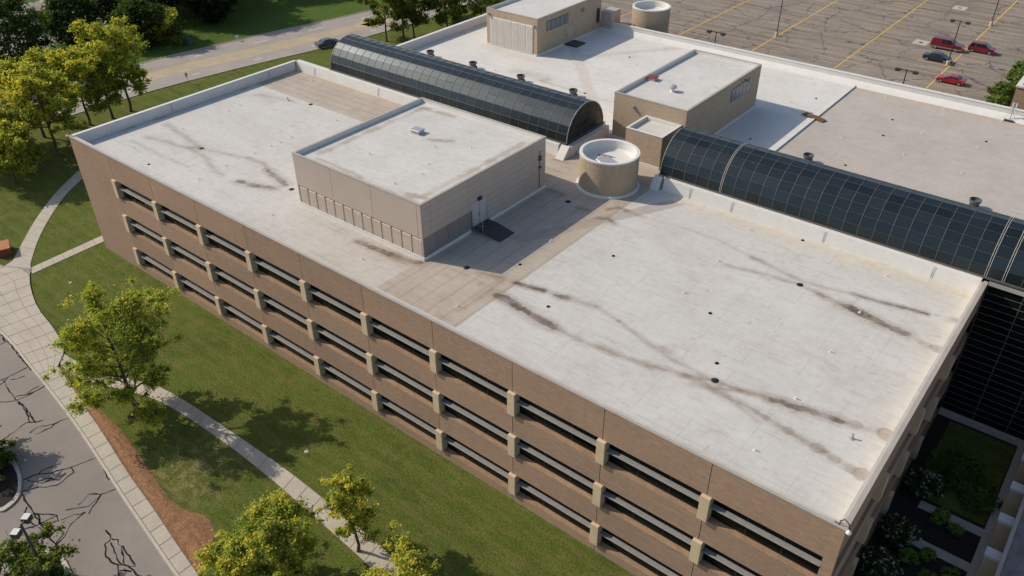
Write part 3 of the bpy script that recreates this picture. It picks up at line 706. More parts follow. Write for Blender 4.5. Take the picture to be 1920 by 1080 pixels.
def window_unit(bld, length, last, name='window', seed=0):
    """builds the meshes of one strip window of given length; origin at its lower outer left corner on the wall face"""
    fr = MB(); n = 3 if length > 6 else 2
    fr.box(0, length, .36, .42, .0, .06).box(0, length, .36, .42, 1.22, 1.28).box(0, length, .36, .42, 1.98, 2.05)
    for k in range(n+1):
        x = min(max(length*k/n, .03), length-.03); fr.box(x-.025, x+.025, .355, .42, .10, 2.0)
    sh = MB(); sh.sweepx([(-.06, 1.22), (.355, 1.22), (.355, 1.26), (-.03, 1.265), (-.06, 1.25)], .02, length-.02)
    for k in range(9): sh.box(.02, length-.02, -.04+k*.044, -.028+k*.044, 1.262, 1.277)
    si = MB(); si.sweepx([(0, -.10), (.40, -.10), (.40, .01), (0, -.085)], 0, length)
    pn = MB(); pn.box(.03, length/n-.03, .385, .40, -.02, 1.22); pt = MB(); pt.box(.03, length/n-.03, .385, .40, 1.28, 1.98)
    return dict(fr=fr.mesh('window', M['darkmetal']), sh=sh.mesh('light_shelf', M['shelf']), si=si.mesh('sill', M['brick_sill']), pn=pn.mesh('pane', M['glass']), pt=pt.mesh('pane', M['glass']), n=n, L=length)
def place_window(u, bld, loc, rz=0, shelf=True):
    w = inst('window', u['fr'], bld, loc, rz)
    if shelf: inst('light_shelf', u['sh'], w)
    inst('sill', u['si'], w)
    for k in range(u['n']): inst('pane', u['pn'], w, (u['L']/u['n']*k, 0, 0)); inst('pane', u['pt'], w, (u['L']/u['n']*k, 0, 0))
uA = window_unit(fwing, 7.62-BW, False); uB = window_unit(fwing, 83.74-XB[9], True)
bk = MB().box(-BW, 0, -.25, .44, 0, 2.05); bmesh_br = bk.mesh('bracket', M['bracket'])
for i in range(10):
    for tz in TIPS:
        place_window(uA if i < 9 else uB, fwing, (XB[i], 0, tz)); bevel(inst('bracket', bmesh_br, fwing, (XB[i], 0, tz+.002)), .015)
# right end wall (faces +x): mirrored layout turned 90 degrees
YB = [.75, 8.05, 15.62, 22.9]
def side_panel(y0, y1, z0, z1): MB().box(L-.44, L-.001, y0, y1, z0, z1).obj('brick_panel', M['brick'], fwing)
uC = window_unit(fwing, 7.27-BW, False); ys = [.46]+[y+.3 for y in YB[1:]]+[W]
for k in range(4):
    for z0, z1 in zb: side_panel(ys[k]+(G if k else 0), ys[k+1]-(G if k < 3 else 0), z0, z1)
    for tz in TIPS:
        y0 = YB[k]+(BW if k else 0)
        place_window(uC, fwing, (L, y0, tz), math.pi/2, False)
        if k: inst('bracket', bmesh_br, fwing, (L, YB[k]+BW, tz+.002), math.pi/2)
# parapets: upstand with membrane inside and metal coping on top
def parapet(bld, x0, x1, y0, y1, z0, z1, m='white'): return MB().box(x0, x1, y0, y1, z0, z1).obj('parapet', M[m], bld)
parapet(fwing, .46, L-.46, .445, .466, 12.9, 14.08); parapet(fwing, L-.466, L-.445, .47, W-.3, 12.9, 14.08)
parapet(fwing, .02, .40, .46, W, -.2, 14.08, 'brick'); parapet(fwing, .405, .46, .47, W-.3, 12.9, 14.08)
MB().box(-.03, L+.03, -.03, .19, 14.085, 14.16).obj('coping', M['coping'], fwing)
MB().box(L-.27, L+.03, .192, W+.02, 14.085, 14.16).obj('coping', M['coping'], fwing)
MB().box(-.03, .42, .192, W+.02, 14.085, 14.16).obj('coping', M['white'], fwing)
MB().box(.43, L-.46, .192, .46, 14.081, 14.10).obj('membrane_edge', M['edge'], fwing); MB().box(L-.46, L-.272, .46, W-.3, 14.081, 14.10).obj('membrane_edge', M['edge'], fwing)
mbk = MB(); mbk.sweepx([(W-.28, 12.9), (W+.5, 12.9), (W+.5, 14.2), (W, 14.2), (W-.04, 14.12)], .47, 43.0)
mbk.obj('back_kerb', M['white'], fwing)
MB().sweepx([(W-.28, 12.9), (W+.5, 12.9), (W+.5, 14.2), (W, 14.2), (W-.04, 14.12)], 55.6, L-.47).obj('back_kerb', M['white'], fwing)
for x in (4.2, 16., 58.5, 62.8, 71.5, 80.5):
    if not 44 < x < 55: MB().tube([(x, W-.29, 13.1), (x, W-.16, 13.9), (x+.1, W-.1, 14.05)], .02, 5).obj('scupper_pipe', M['darkmetal'], fwing)
for y in (12., 26.): MB().tube([(.50, y, 13.2), (.51, y, 13.9), (.47, y, 14.0)], .02, 5).obj('scupper_pipe', M['darkmetal'], fwing)

# ------------------------------------------------------------ rear wing
X0R, X1R, Y0R, Y1R = 6.4, 104., 38.3, 70.2
rwing = empty('office_building', (0, 0, 0)); tag(rwing, 'rear wing of the office complex behind the glass vaults with white and tan roof areas', 'building', 'wings of the office complex')
MB().box(X0R+.02, X1R, Y0R+.02, Y1R, -.2, 12.9).obj('wall', M['brick'], rwing)
roof_grid('roof', X0R+.4, X1R-.4, Y0R+.3, Y1R-.35, ZR, .26, rear_colour, M['roof_rear'], rwing)
parapet(rwing, X0R, X0R+.42, Y0R, Y1R, 12.9, 14.08); parapet(rwing, X0R+.43, X1R, Y1R-.35, Y1R+.05, 12.9, 14.08)
MB().box(X0R-.04, X0R+.46, Y0R, Y1R+.1, 14.085, 14.16).obj('coping', M['white'], rwing)
MB().box(X0R+.462, X1R, Y1R-.4, Y1R+.1, 14.085, 14.16).obj('coping', M['white'], rwing)
MB().sweepx([(Y1R-.36, 13.55), (Y1R-.36, 13.0), (Y1R-1.3, 13.005)], X0R+.45, X1R).obj('cant_strip', M['white'], rwing)
jm = MB(); jm.box(60.35, 60.62, 38.7, Y1R-.4, 13.0, 13.16).obj('expansion_joint', M['white'], rwing)
MB().box(X0R+.5, 43.4, Y0R, Y0R+.5, 12.9, 14.2).obj('back_kerb', M['white'], rwing); MB().box(54.9, X1R, Y0R, Y0R+.5, 12.9, 14.2).obj('back_kerb', M['white'], rwing)
# link roof between the vaults
link = empty('link_block', (0, 0, 0)); tag(link, 'low tan roofed link between the two wings, beside the round drum', 'building')
MB().box(43.6, 54.9, W+.02, 38.28, -.2, 12.95).obj('wall', M['brick'], link)
roof_grid('roof', 43.1, 55.4, 30.63, 38.6, ZR+.004, .2, plain_colour(TAN*1.02, ((44, 32, 47, 33, .7, .5), (45.5, 30.8, 48, 31.2, .3, .7))), M['roof_front'], link)
# ------------------------------------------------------------ barrel vault skylights
VC, VZ, VR = 34.45, 14.32, 3.45; NSEG = 12; PITCH = 1.27
def arc(k, r=VR, n=NSEG): t = math.pi*(1-k/n); return (VC+r*math.cos(t), VZ+r*math.sin(t))
def vault(x0, nb, label, ends, doubles):
    v = empty('barrel_vault_skylight', (x0, VC, VZ)); tag(v, label, 'skylight', 'glass barrel vaults over the atrium')
    P = [arc(k) for k in range(NSEG+1)]; PI_ = [arc(k, VR-.05) for k in range(NSEG+1)]
    row_me = []
    for k in range(NSEG):
        (ya, za), (yb, zb_) = P[k], P[k+1]; m = MB(); e = .03
        d = Vector((yb-ya, zb_-za)); d.normalize(); n = Vector((-d.y, d.x))*-.02
        a = (ya-VC+d.x*e, za-VZ+d.y*e); b = (yb-VC-d.x*e, zb_-VZ-d.y*e)
        m.poly([(e, a[0], a[1]), (PITCH-e, a[0], a[1]), (PITCH-e, b[0], b[1]), (e, b[0], b[1])])
        m.poly([(e, a[0]+n.x, a[1]+n.y), (e, b[0]+n.x, b[1]+n.y), (PITCH-e, b[0]+n.x, b[1]+n.y), (PITCH-e, a[0]+n.x, a[1]+n.y)])
        row_me.append(m.mesh('pane', M['vglass']))
    rr = random.Random(nb)
    back = MB()
    for i in range(nb):
        for k in range(NSEG):
            if k < 8:
                o = inst('pane', row_me[k], v, (i*PITCH, 0, 0)); o.rotation_euler = (R(rr.gauss(0, .12)), 0, R(rr.gauss(0, .1)))
            else:
                (ya, za), (yb, zb_) = P[k], P[k+1]; x = i*PITCH
                back.poly([(x+.03, ya-VC, za-VZ), (x+PITCH-.03, ya-VC, za-VZ), (x+PITCH-.03, yb-VC, zb_-VZ), (x+.03, yb-VC, zb_-VZ)])
    o = back.obj('rear_glazing', M['vglass'], v); o['kind'] = 'stuff'
    rb = MB(); rw = .022
    for k in range(NSEG):
        (ya, za), (yb, zb_) = arc(k, VR+.035), arc(k+1, VR+.035); (yc, zc), (yd, zd) = arc(k, VR-.06), arc(k+1, VR-.06)
        for s in (1,):
            n0 = len(rb.v)
            rb.v += [(x, y-VC, z-VZ) for x in (-rw, rw) for y, z in ((ya, za), (yb, zb_), (yd, zd), (yc, zc))]
            rb.f += [tuple(n0+q for q in f) for f in ((0, 1, 5, 4), (3, 7, 6, 2), (0, 3, 2, 1), (4, 5, 6, 7))]
    rme = rb.mesh('rib', M['rib']); rb2 = MB(); rb2.v = rb.v[:]; rb2.f = rb.f[:]; rme2 = rb2.mesh('rib', M['rib_light'])
    for i in range(nb+1):
        if i in doubles:
            for d in (-.075, .075): inst('rib', rme2, v, (i*PITCH+d, 0, 0))
        else: inst('rib', rme, v, (i*PITCH, 0, 0))
    for k in range(1, NSEG):
        y, z = arc(k, VR+.012); MB().tube([(0, y-VC, z-VZ), (nb*PITCH, y-VC, z-VZ)], .013, 4).obj('purlin', M['rib'], v)
    ln = nb*PITCH
    for s in (-1, 1): MB().box(-.1, ln+.1, s*VR-.16, s*VR+.14, -.12, .0).obj('base_sill', M['rib'], v)
    MB().box(.1, ln-.1, -VR+.35, VR-.35, -1.6, -1.45).obj('atrium_ceiling', M['black'], v)
    for x, s in ends:                          # glazed end walls
        cols = [-VR+2*VR*j/5 for j in range(6)]; rows = [0, .85, 1.7, 2.55, 9]
        for j in range(5):
            for r_ in range(4):
                ya, yb = cols[j]+.03, cols[j+1]-.03; z0, z1 = rows[r_]+.03, rows[r_+1]-.03
                top = lambda y: math.sqrt(max(VR*VR-y*y, 0))-.04
                pts = [(y, max(z0, min(z1, top(y)))) for y in np.linspace(ya, yb, 7)]
                if max(p[1] for p in pts) <= z0+.03: continue
                ring = [(ya, z0), (yb, z0)] + pts[::-1]
                q = [(x, y, z) for y, z in ring]
                MB().poly(q if s > 0 else q[::-1]).obj('end_pane', M['vglass'], v)
        fr = MB()
        for y in cols[1:-1]: fr.box(x-.03, x+.03, y-.022, y+.022, 0, math.sqrt(VR*VR-y*y))
        for z in rows[1:4]:
            h = math.sqrt(VR*VR-z*z); fr.box(x-.028, x+.028, -h, h, z-.02, z+.02)
        fr.box(x-.06, x+.06, -VR, VR, -.1, .02); fr.obj('end_frame', M['rib'], v)
        inst('rib', rme2, v, (x+s*.03, 0, 0))
    return v
va = vault(6.8, 29, 'dark glass barrel vault on the left, with both rounded glazed ends on the roof', ((0, -1), (29*PITCH, 1)), ())
vb = vault(54.85, 36, 'dark blue glass barrel vault running out of frame at the right', ((0, -1),), (5, 23, 24))
# sloped white kerb round the end of the left vault, low kerbs by the drum
MB().box(43.66, 44.3, 31.0, 38.2, 13.0, 14.05).obj('end_kerb', M['white'], link)
MB().sweepx([(29.7, 13.0), (31.0, 13.0), (31.0, 14.15), (30.75, 14.15)], 43.2, 44.2).obj('end_kerb', M['white'], link)
MB().sweepx([(29.9, 13.0), (31.0, 13.0), (31.0, 14.1), (30.75, 14.1)], 54.4, 55.3).obj('end_kerb', M['white'], link)
MB().box(44.4, 47.6, 31.9, 32.2, 13.0, 13.35).obj('low_kerb', M['white'], link)
MB().box(46.2, 48.6, 29.6, 31.4, 12.99, 13.012).obj('pit_shade_sheet', M['darkmetal'], link)  # flat dark sheet painted in for the shaded pit near the drum
# glass wall closing the atrium beside the garden
gw = empty('glass_wall', (L+.05, 31.0, 0)); tag(gw, 'black glass curtain wall closing the atrium above the shaded garden', 'glass wall')
nx, nz = 7, 20
pme = MB().box(.04, 2.56, 0, .03, .03, .62).mesh('pane', M['glass'])
for i in range(nx):
    for k in range(nz): inst('pane', pme, gw, (i*2.6, 0, .75+k*.645))
for i in range(nx+1): MB().box(i*2.6-.03, i*2.6+.03, -.05, .05, 0, 13.7).obj('mullion', M['rib'], gw)
for k in range(nz+1): MB().box(0, nx*2.6, -.045, .04, .75+k*.645-.022, .75+k*.645+.022).obj('transom', M['rib'], gw)
MB().box(-.05, nx*2.6, .1, 7.2, 0, 13.6).obj('dark_interior', M['black'], gw)
MB().box(0, nx*2.6, -.12, .08, 0, .72).obj('base_kerb', M['kerb'], gw)
MB().box(0, nx*2.6, -.15, .35, 13.72, 14.05).obj('head_beam', M['rib_light'], gw)

# ------------------------------------------------------------ penthouses on the roofs
def roof_top(thing, x0, x1, y0, y1, ztop, drop, cap, colour, step=.2, capm='coping', t=.22):
    for q in ((x0+t-.006, x1-t+.006, y0+t-.006, y0+t), (x0+t-.006, x1-t+.006, y1-t, y1-t+.006), (x0+t-.006, x0+t, y0+t+.002, y1-t-.002), (x1-t, x1-t+.006, y0+t+.002, y1-t-.002)):
        MB().box(*q, ztop-drop-.1, ztop-.06).obj('parapet', M['white'], thing)
    roof_grid('roof', x0+t, x1-t, y0+t, y1-t, ztop-drop, step, colour, M['roof_pent'], thing)
    for q in ((x0, x1, y0, y0+t), (x0, x1, y1-t, y1), (x0, x0+t, y0+t+.002, y1-t-.002), (x1-t, x1, y0+t+.002, y1-t-.002)):
        MB().box(q[0]-.03*(q[0] == x0), q[1]+.03*(q[1] == x1), q[2]-.03*(q[2] == y0), q[3]+.03*(q[3] == y1), ztop-.057, ztop).obj('coping', M[capm], thing)
PX0, PX1, PY0, PY1, PZ = 30.05, 46.2, 6.85, 23.9, 18.3
ph = empty('rooftop_penthouse', (0, 0, 0)); tag(ph, 'large taupe metal panelled plant room with a louvred base on the front roof', 'penthouse', 'plant rooms on the roofs')
MB().box(PX0+.12, PX1-.12, PY0+.12, PY1-.12, 13.0, PZ-.5).obj('wall_core', M['dark_panel'], ph)
MB().box(PX0, PX0+.1, PY0+.11, PY1, 13.0, PZ-.07).obj('wall_panel', M['panel'], ph); MB().box(PX0+.11, PX1-.11, PY1-.1, PY1, 13.0, PZ-.07).obj('wall_panel', M['panel'], ph)
for q in ((PX0+.11, PX1-.11, PY0+.105, PY0+.21), (PX1-.21, PX1-.105, PY0+.22, PY1-.22), (PX0+.105, PX0+.21, PY0+.22, PY1-.22)): MB().box(*q, PZ-.5, PZ-.07).obj('parapet_core', M['white'], ph)
roof_top(ph, PX0, PX1, PY0, PY1, PZ, .42, .06, plain_colour(WHITE*1.02, ((31.5, 9, 31.5, 22.5, .6, .75), (31.5, 22.6, 35.5, 22.8, .5, .7), (44.9, 9, 44.9, 22, .6, .7), (43.2, 8.2, 45.2, 8.5, .5, .9), (32, 8.0, 38, 7.9, .35, .6), (38, 7.7, 45, 7.7, .25, .5), (37.3, 17.3, 39.2, 18.3, .45, .7))), .16)
js = [PX0, 35.1, 40.3, 45.75, PX1]
for a, b in zip(js[:-1], js[1:]): MB().box(a+(.02 if a > PX0 else 0), b-(.02 if b < PX1 else 0), PY0, PY0+.1, 15.06, PZ-.07).obj('wall_panel', M['panel'], ph)
lm = MB(); lwid = (PX1-PX0-.3)/13
lm.box(.0, .05, -.05, .10, 0, 1.72)
for k in range(13): lm.sweepx([(.10, .09+k*.13), (-.035, .0+k*.13), (-.035, .02+k*.13), (.10, .11+k*.13)], .05, lwid)
MB().box(PX0+.15, PX1-.15, PY0+.101, PY0+.118, 13.0, 15.05).obj('louver_backing', M['darkmetal'], ph)
lmm = lm.mesh('louver_panel', M['louver'])
for k in range(13): inst('louver_panel', lmm, ph, (PX0+.15+k*lwid, PY0, 13.3))
MB().box(PX0, PX0+.15, PY0, PY0+.1, 13.3, 15.05).obj('corner_post', M['panel'], ph); MB().box(PX1-.15, PX1, PY0, PY0+.1, 13.3, 15.05).obj('corner_post', M['panel'], ph)
zs = [15.06, 15.72, 16.37, 17.02, 17.67, PZ-.07]; yj = [PY0+.11, 8.0, 12.7, 17.3, 21.7, PY1]
for a, b in zip(yj[:-1], yj[1:]):
    for c, d in zip(zs[:-1], zs[1:]): MB().box(PX1-.1, PX1, a+.012, b-.012, c+.008, d-.008).obj('wall_panel', M['panel'], ph)
z3 = [13.3, 13.9, 14.5, 15.05]
for a, b in ((15.1, 17.3), (17.3, 21.7), (21.7, PY1)):
    for c, d in zip(z3[:-1], z3[1:]): MB().box(PX1-.1, PX1, a+.012, b-.012, c+.008, d-.008).obj('wall_panel', M['panel'], ph)
for k in range(4): MB().box(PX1-.1, PX1-.02, 6.97+k*1.52, 6.97+(k+1)*1.52-.03, 13.3, 15.05).obj('dark_louver_panel', M['dark_panel'], ph)
dr = MB().box(PX1-.08, PX1+.005, 13.15, 15.05, 13.3, 15.6).obj('door', pm('pale_door', (.47, .45, .43), .5, .05), ph)
MB().box(PX1+.006, PX1+.02, 14.09, 14.11, 13.35, 15.55).obj('leaf_gap', M['darkmetal'], dr); MB().box(PX1+.006, PX1+.06, 13.98, 14.03, 14.3, 14.45).obj('handle', M['darkmetal'], dr)
MB().box(PX1, PX1+.22, 13.9, 14.3, 15.75, 16.05).obj('door_lamp', M['darkmetal'], ph)
for q in ((PX0-.12, PX1+.12, PY0-.12, PY0-.002), (PX1+.002, PX1+.14, PY0, 12.8), (PX1+.002, PX1+.14, 15.3, PY1)): MB().box(*q, 13.0, 13.29).obj('base_flashing', M['white'], ph)
MB().tube([(PX1+.08, 22.9, 13.2), (PX1+.08, 22.9, 17.2)], .03, 6).obj('conduit', M['darkmetal'], ph)
for z in (15.4, 16.2, 16.5): MB().box(PX1, PX1+.14, 22.8, 23.15, z, z+.14).obj('bracket_box', M['darkmetal'], ph)
pf = empty('access_ramp', (PX1, 14, 13)); tag(pf, 'dark steel step and ramp with a hand rail at the plant room door', 'ramp')
MB().box(.15, 1.3, -.95, 1.05, .35, .42).obj('landing', M['darkmetal'], pf)
MB().sweepx([(0, 0), (0, 0), (0, 0)], 0, .001) if False else None
rp = MB(); rp.v += [(1.3, -.95, .36), (3.2, -.95, .03), (3.2, 1.05, .03), (1.3, 1.05, .36), (1.3, -.95, .43), (3.2, -.95, .08), (3.2, 1.05, .08), (1.3, 1.05, .43)]
rp.f += [(3, 2, 1, 0), (4, 5, 6, 7), (0, 1, 5, 4), (1, 2, 6, 5), (2, 3, 7, 6), (3, 0, 4, 7)]; rp.obj('ramp_plate', M['darkmetal'], pf)
for x, y in ((.2, -.93), (1.25, -.93), (.2, 1.03)): MB().tube([(x, y, 0), (x, y, 1.35)], .025, 6).obj('rail_post', M['galv'], pf)
MB().tube([(.2, -.93, 1.33), (1.25, -.93, 1.33)], .025, 6).obj('hand_rail', M['galv'], pf); MB().tube([(.2, -.93, .85), (1.25, -.93, .85)], .02, 6).obj('mid_rail', M['galv'], pf)

def brick_box(label, x0, x1, y0, y1, zt, drop, group):
    o = empty('rooftop_penthouse', (0, 0, 0)); tag(o, label, 'penthouse', group)
    MB().box(x0+.01, x1-.01, y0+.01, y1-.01, 13.0, zt-.065).obj('wall', M['brick_tan'], o)
    # hollow the top: the roof lies below the parapet
    return o
def brick_house(label, x0, x1, y0, y1, zt, drop, cap='coping', stain=()):
    o = empty('rooftop_penthouse', (0, 0, 0)); tag(o, label, 'penthouse', 'plant rooms on the roofs'); t = .22
    for q in ((x0, x1, y0, y0+t-.01), (x0, x1, y1-t+.01, y1), (x0, x0+t-.01, y0+t-.01, y1-t+.01), (x1-t+.01, x1, y0+t-.01, y1-t+.01)):
        MB().box(*q, 13.0, zt-.062).obj('wall', M['brick_tan'], o)
    roof_top(o, x0, x1, y0, y1, zt, drop, .06, plain_colour(WHITE*1.05, stain), .3, 'white' if cap == 'white' else 'coping')
    MB().box(x1+.002, x1+.1, y0, y1, 13.0, 13.22).obj('base_flashing', M['white'], o); MB().box(x0, x1, y0-.1, y0-.002, 13.0, 13.22).obj('base_flashing', M['white'], o)
    return o
bb = brick_house('tan brick plant room with a red roof hatch and mushroom vent, behind the drum', 44.85, 53.5, 37.95, 55.5, 18.1, .4)
bc = brick_house('small tan brick lift housing at the end of the right vault', 48.9, 53.1, 34.0, 37.9, 16.5, .38, 'white')
ba = brick_house('far tan plant room with a wall of pale louvres at the top of the picture', 13.55, 22.4, 53.9, 69.4, 18.05, .4)
# far plant room: louvre wall, window band, door
lw2 = (21.7-14.2)/6; lm = MB(); lm.box(0, .07, -.03, .02, 0, 3.95); lm.box(.07, lw2, .0, .012, 0, 3.95)
for k in range(26): lm.sweepx([(-.002, .06+k*.15), (-.08, 0.0+k*.15), (-.08, .03+k*.15), (-.002, .11+k*.15)], .07, lw2)
lmm = lm.mesh('louver_panel', M['louver_white'])
for k in range(6): inst('louver_panel', lmm, ba, (14.2+k*lw2, 53.88, 13.1))
M['bandglass'] = pm('grey_window_band', (.16, .175, .19), .25, .1, 1.)
def band(thing, x, y0, y1, z0, z1, n):
    w = MB().box(x-.02, x+.03, y0, y1, z0, z1).obj('window', M['darkmetal'], thing)
    for k in range(n):
        d = (y1-y0)/n; MB().box(x+.031, x+.045, y0+k*d+.05, y0+(k+1)*d-.05, z0+.07, z1-.07).obj('pane', M['bandglass'], w)
band(ba, 22.4, 56.0, 61.1, 15.9, 17.25, 5); band(bb, 53.5, 48.2, 52.9, 15.75, 17.3, 5)
d_ = MB().box(22.38, 22.45, 60.7, 62.2, 13.1, 15.3).obj('door', M['panel'], ba); MB().box(22.451, 22.5, 60.85, 60.92, 14.1, 14.25).obj('handle', M['darkmetal'], d_)
MB().box(22.5, 24.6, 60.2, 62.4, 13.05, 13.2).obj('door_mat', M['darkmetal'], ba)
MB().lathe([(.28, 0), (.28, .1)], 14).obj('wall_vent', M['darkmetal'], ba, (22.45, 64.5, 16.9)).rotation_euler = (0, math.pi/2, 0)
MB().box(22.42, 22.6, 68.3, 68.8, 14.2, 16.2).obj('wall_box', M['darkmetal'], ba)
MB().box(22.42, 24.2, 69.45, 72.0, 13.0, 15.7).obj('side_duct', M['panel'], ba)
for thing, x, y, z in ((ba, 14.0, 53.85, 17.2), (ba, 21.9, 53.85, 16.9), (bb, 47.3, 37.9, 16.9)):
    MB().box(x-.12, x+.12, y-.28, y, z, z+.3).obj('wall_lamp', M['galv'], thing)
MB().tube([(53.5, 51.2, 17.5), (54.0, 51.2, 17.55), (54.1, 51.2, 17.3)], .05, 6).obj('wall_lamp', M['darkmetal'], bb)

def drum(label, cx, cy, r, zb, zt, hatch, mat):
    o = empty('round_drum', (cx, cy, zb)); tag(o, label, 'drum', 'round brick stair drums'); h = zt-zb
    MB().lathe([(r, 0), (r, h-.16)], 56).obj('wall', M[mat], o, smooth=True)
    MB().lathe([(r, h-.16), (r+.04, h-.15), (r+.04, h), (r-.26, h), (r-.30, h-.03), (r-.36, h-.75), (r-.62, h-1.0), (0, h-1.05)], 56).obj('rim_and_bowl', M['white'], o)
    MB().lathe([(r+.02, 0), (r+.25, .0), (r+.22, .14), (r+.02, .2)], 56).obj('base_flashing', M['white'], o, smooth=False)
    if hatch:
        q = MB().box(-.95, .95, -.75, .75, 0, .3).obj('skylight_hatch', M['galv'], o, (.1, -.55, h-1.05), R(-24)); bevel(q, .12, 3)
        for k in range(5): MB().box(-.05, .05, -.5, .5, 0, .03).obj('debris', M['rust'], o, (-1.35+.23*k, .35+.14*k, h-1.03), R(50+11*k))
    return o
drum('tan brick drum with a white rim and a hatch inside, standing by the vault ends', 50.75, 28.1, 2.87, 13.0, 16.55, True, 'brick_tan')
drum('dark shaded drum with a white bowl beyond the rear roof at the lot', 28.4, 73.6, 2.75, 0.0, 16.5, False, 'brick_tan')
MB().box(22.6, 26.5, 70.3, 73.2, -.2, 13.6).obj('stair_wall', M['brick_tan'], rwing)

# ------------------------------------------------------------ small things on the roofs
rnd = random.Random(11)
def spot(x, y, zone): return zone
vent_me = MB().tube([(0, 0, 0), (0, 0, .26), (.05, -.02, .33), (.18, -.06, .33)], .055, 7); vent_me.lathe([(.20, 0), (.19, .03), (.08, .05)], 12); vent_me.v = [(a*.62, b*.62, c*.6) for a, b, c in vent_me.v]; vent_me = vent_me.mesh('breather_vent', M['white'])
cap_me = MB().lathe([(0, .09), (.07, .09), (.11, .06), (.10, 0), (.15, 0.01), (.16, 0)], 10).mesh('black_vent_stub', M['black'])
drain_me = MB().lathe([(0, .05), (.10, .06), (.16, .03), (.24, .012), (.28, .002)], 16).mesh('roof_drain', M['black'])
def scatter(me, name, pts, z, lab, cat, grp):
    rv, _, _ = cam.matrix_world.to_3x3().col; fwd = -cam.matrix_world.to_3x3().col[2]
    key = lambda p: (Vector((p[0], p[1], z))-cam.location).dot(rv)/(Vector((p[0], p[1], z))-cam.location).dot(fwd)
    words = ['leftmost'] + [f'{k}{"th" if 10 < k % 100 < 20 else {1: "st", 2: "nd", 3: "rd"}.get(k % 10, "th")} from left' for k in range(2, 60)]
    for k, (x, y) in enumerate(sorted(pts, key=key)):
        o = inst(name, me, None, (x, y, z), rnd.uniform(-.4, .4)); tag(o, f'{lab}, {words[k]}', cat, grp)
scatter(vent_me, 'breather_vent', VENTS_F, ZR, 'small white breather vent on the white front roof', 'vent', 'breather vents on the front roof')
scatter(vent_me, 'breather_vent', VENTS_R, ZR, 'small white breather vent on the rear roof', 'vent', 'breather vents on the rear roof')
scatter(vent_me, 'breather_vent', VENTS_P, PZ-.42, 'small white breather vent on the taupe plant room', 'vent', 'breather vents on the plant room')
scatter(vent_me, 'breather_vent', VENTS_B, 17.7, 'small white breather vent on the red hatch plant room', 'vent', 'breather vents on the brick plant room')
scatter(cap_me, 'black_vent_stub', CAPS_F, ZR, 'small black cap on the front roof membrane', 'roof cap', 'black caps on the front roof')
scatter(cap_me, 'black_vent_stub', CAPS_R, ZR, 'small black cap on the rear roof membrane', 'roof cap', 'black caps on the rear roof')
scatter(drain_me, 'roof_drain', DRAINS_F, ZR, 'round black roof drain among stains on the front roof', 'drain', 'drains of the front roof')
for (x, y), lb in zip(PIPES_F, ('short grey vent pipe near the left end of the front roof', 'thin dark vent pipe near the right end of the front roof')):
    tag(MB().tube([(0, 0, 0), (0, 0, .42)], .07, 8).lathe([(.2, 0), (.09, .05)], 12).obj('vent_pipe', M['galv'], None, (x, y, ZR)), lb, 'pipe')
M['fanmetal'] = pm('dull_grey_fan_metal', (.11, .115, .115), .5, .15, 3)
def fan(x, y, lb):
    f = empty('exhaust_fan', (x, y, ZR)); tag(f, lb, 'fan', 'exhaust fans behind the glass vaults')
    MB().box(-.4, .4, -.4, .4, 0, .3).obj('curb', M['darkmetal'], f)
    MB().lathe([(.36, .3), (.40, .45), (.52, .62), (.54, .85), (.48, .86), (.44, .62), (.2, .5), (0, .5)], 20).obj('housing', M['fanmetal'], f)
    MB().lathe([(0, .55), (.12, .55), (.12, .5)], 10).obj('hub', M['black'], f)
    for k in range(5):
        t = 2*math.pi*k/5; MB().poly([(.1*math.cos(t), .1*math.sin(t), .53), (.42*math.cos(t-.25), .42*math.sin(t-.25), .50), (.42*math.cos(t+.25), .42*math.sin(t+.25), .57)]).obj('blade', M['darkmetal'], f)
for (x, y), lb in zip(((11.0, 44.9), (18.6, 45.0), (26.6, 45.0), (34.7, 45.0), (64.2, 44.9), (80.1, 45.1)),
    ('leftmost round exhaust fan behind the left vault', 'second exhaust fan from the left behind the left vault', 'third exhaust fan from the left behind the left vault', 'exhaust fan nearest the rounded end of the left vault', 'exhaust fan on the tan roof near the expansion joint', 'round exhaust fan on the tan roof at the right edge')): fan(x, y, lb)
def hatch(x, y, z, m, lb):
    h = empty('roof_hatch', (x, y, z), R(3)); tag(h, lb, 'hatch'); MB().box(-.5, .5, -.4, .4, 0, .3).obj('curb', M['galv'], h); bevel(MB().box(-.58, .58, -.48, .48, .3, .42).obj('lid', m, h), .03)
hx, hy = HATCH_P[0]; hatch(hx, hy, PZ-.42, M['galv'], 'grey square roof hatch on the taupe plant room')
hx, hy = HATCH_B[0]; hatch(hx, hy, 17.7, pm('faded_red_lid', (.22, .05, .045), .7), 'red lidded hatch on the brick plant room')
mx, my = MUSH[0]; mv = empty('mushroom_vent', (mx, my, 17.7)); tag(mv, 'white mushroom vent beside the red hatch on the brick plant room', 'vent')
MB().lathe([(.3, 0), (.22, .1), (.2, .45)], 14).obj('stem', M['white'], mv); MB().lathe([(.2, .45), (.45, .45), (.42, .62), (.2, .74), (0, .76)], 16).obj('cap', M['galv'], mv)
pk = empty('rusty_plank', (60.3, 56.4, 13.16), R(-17)); tag(pk, 'rusty brown plank bridging the expansion joint between white and tan roofs', 'plank')
for s in (-1, 1): q = MB().box(0 if s > 0 else -1.45, 1.45 if s > 0 else 0, -.42, .42, .0, .05).obj('board', M['rust'], pk, (0, 0, .02)); q.rotation_euler = (0, s*.06, 0)
an = empty('antenna_mast', (78.0, 69.2, 13.0)); tag(an, 'white panel antenna mast on a weighted base by the rear parapet', 'antenna')
for s in (-1, 1): MB().box(-.5, .5, s*.35-.12, s*.35+.12, 0, .2).obj('ballast_block', M['darkmetal'], an)
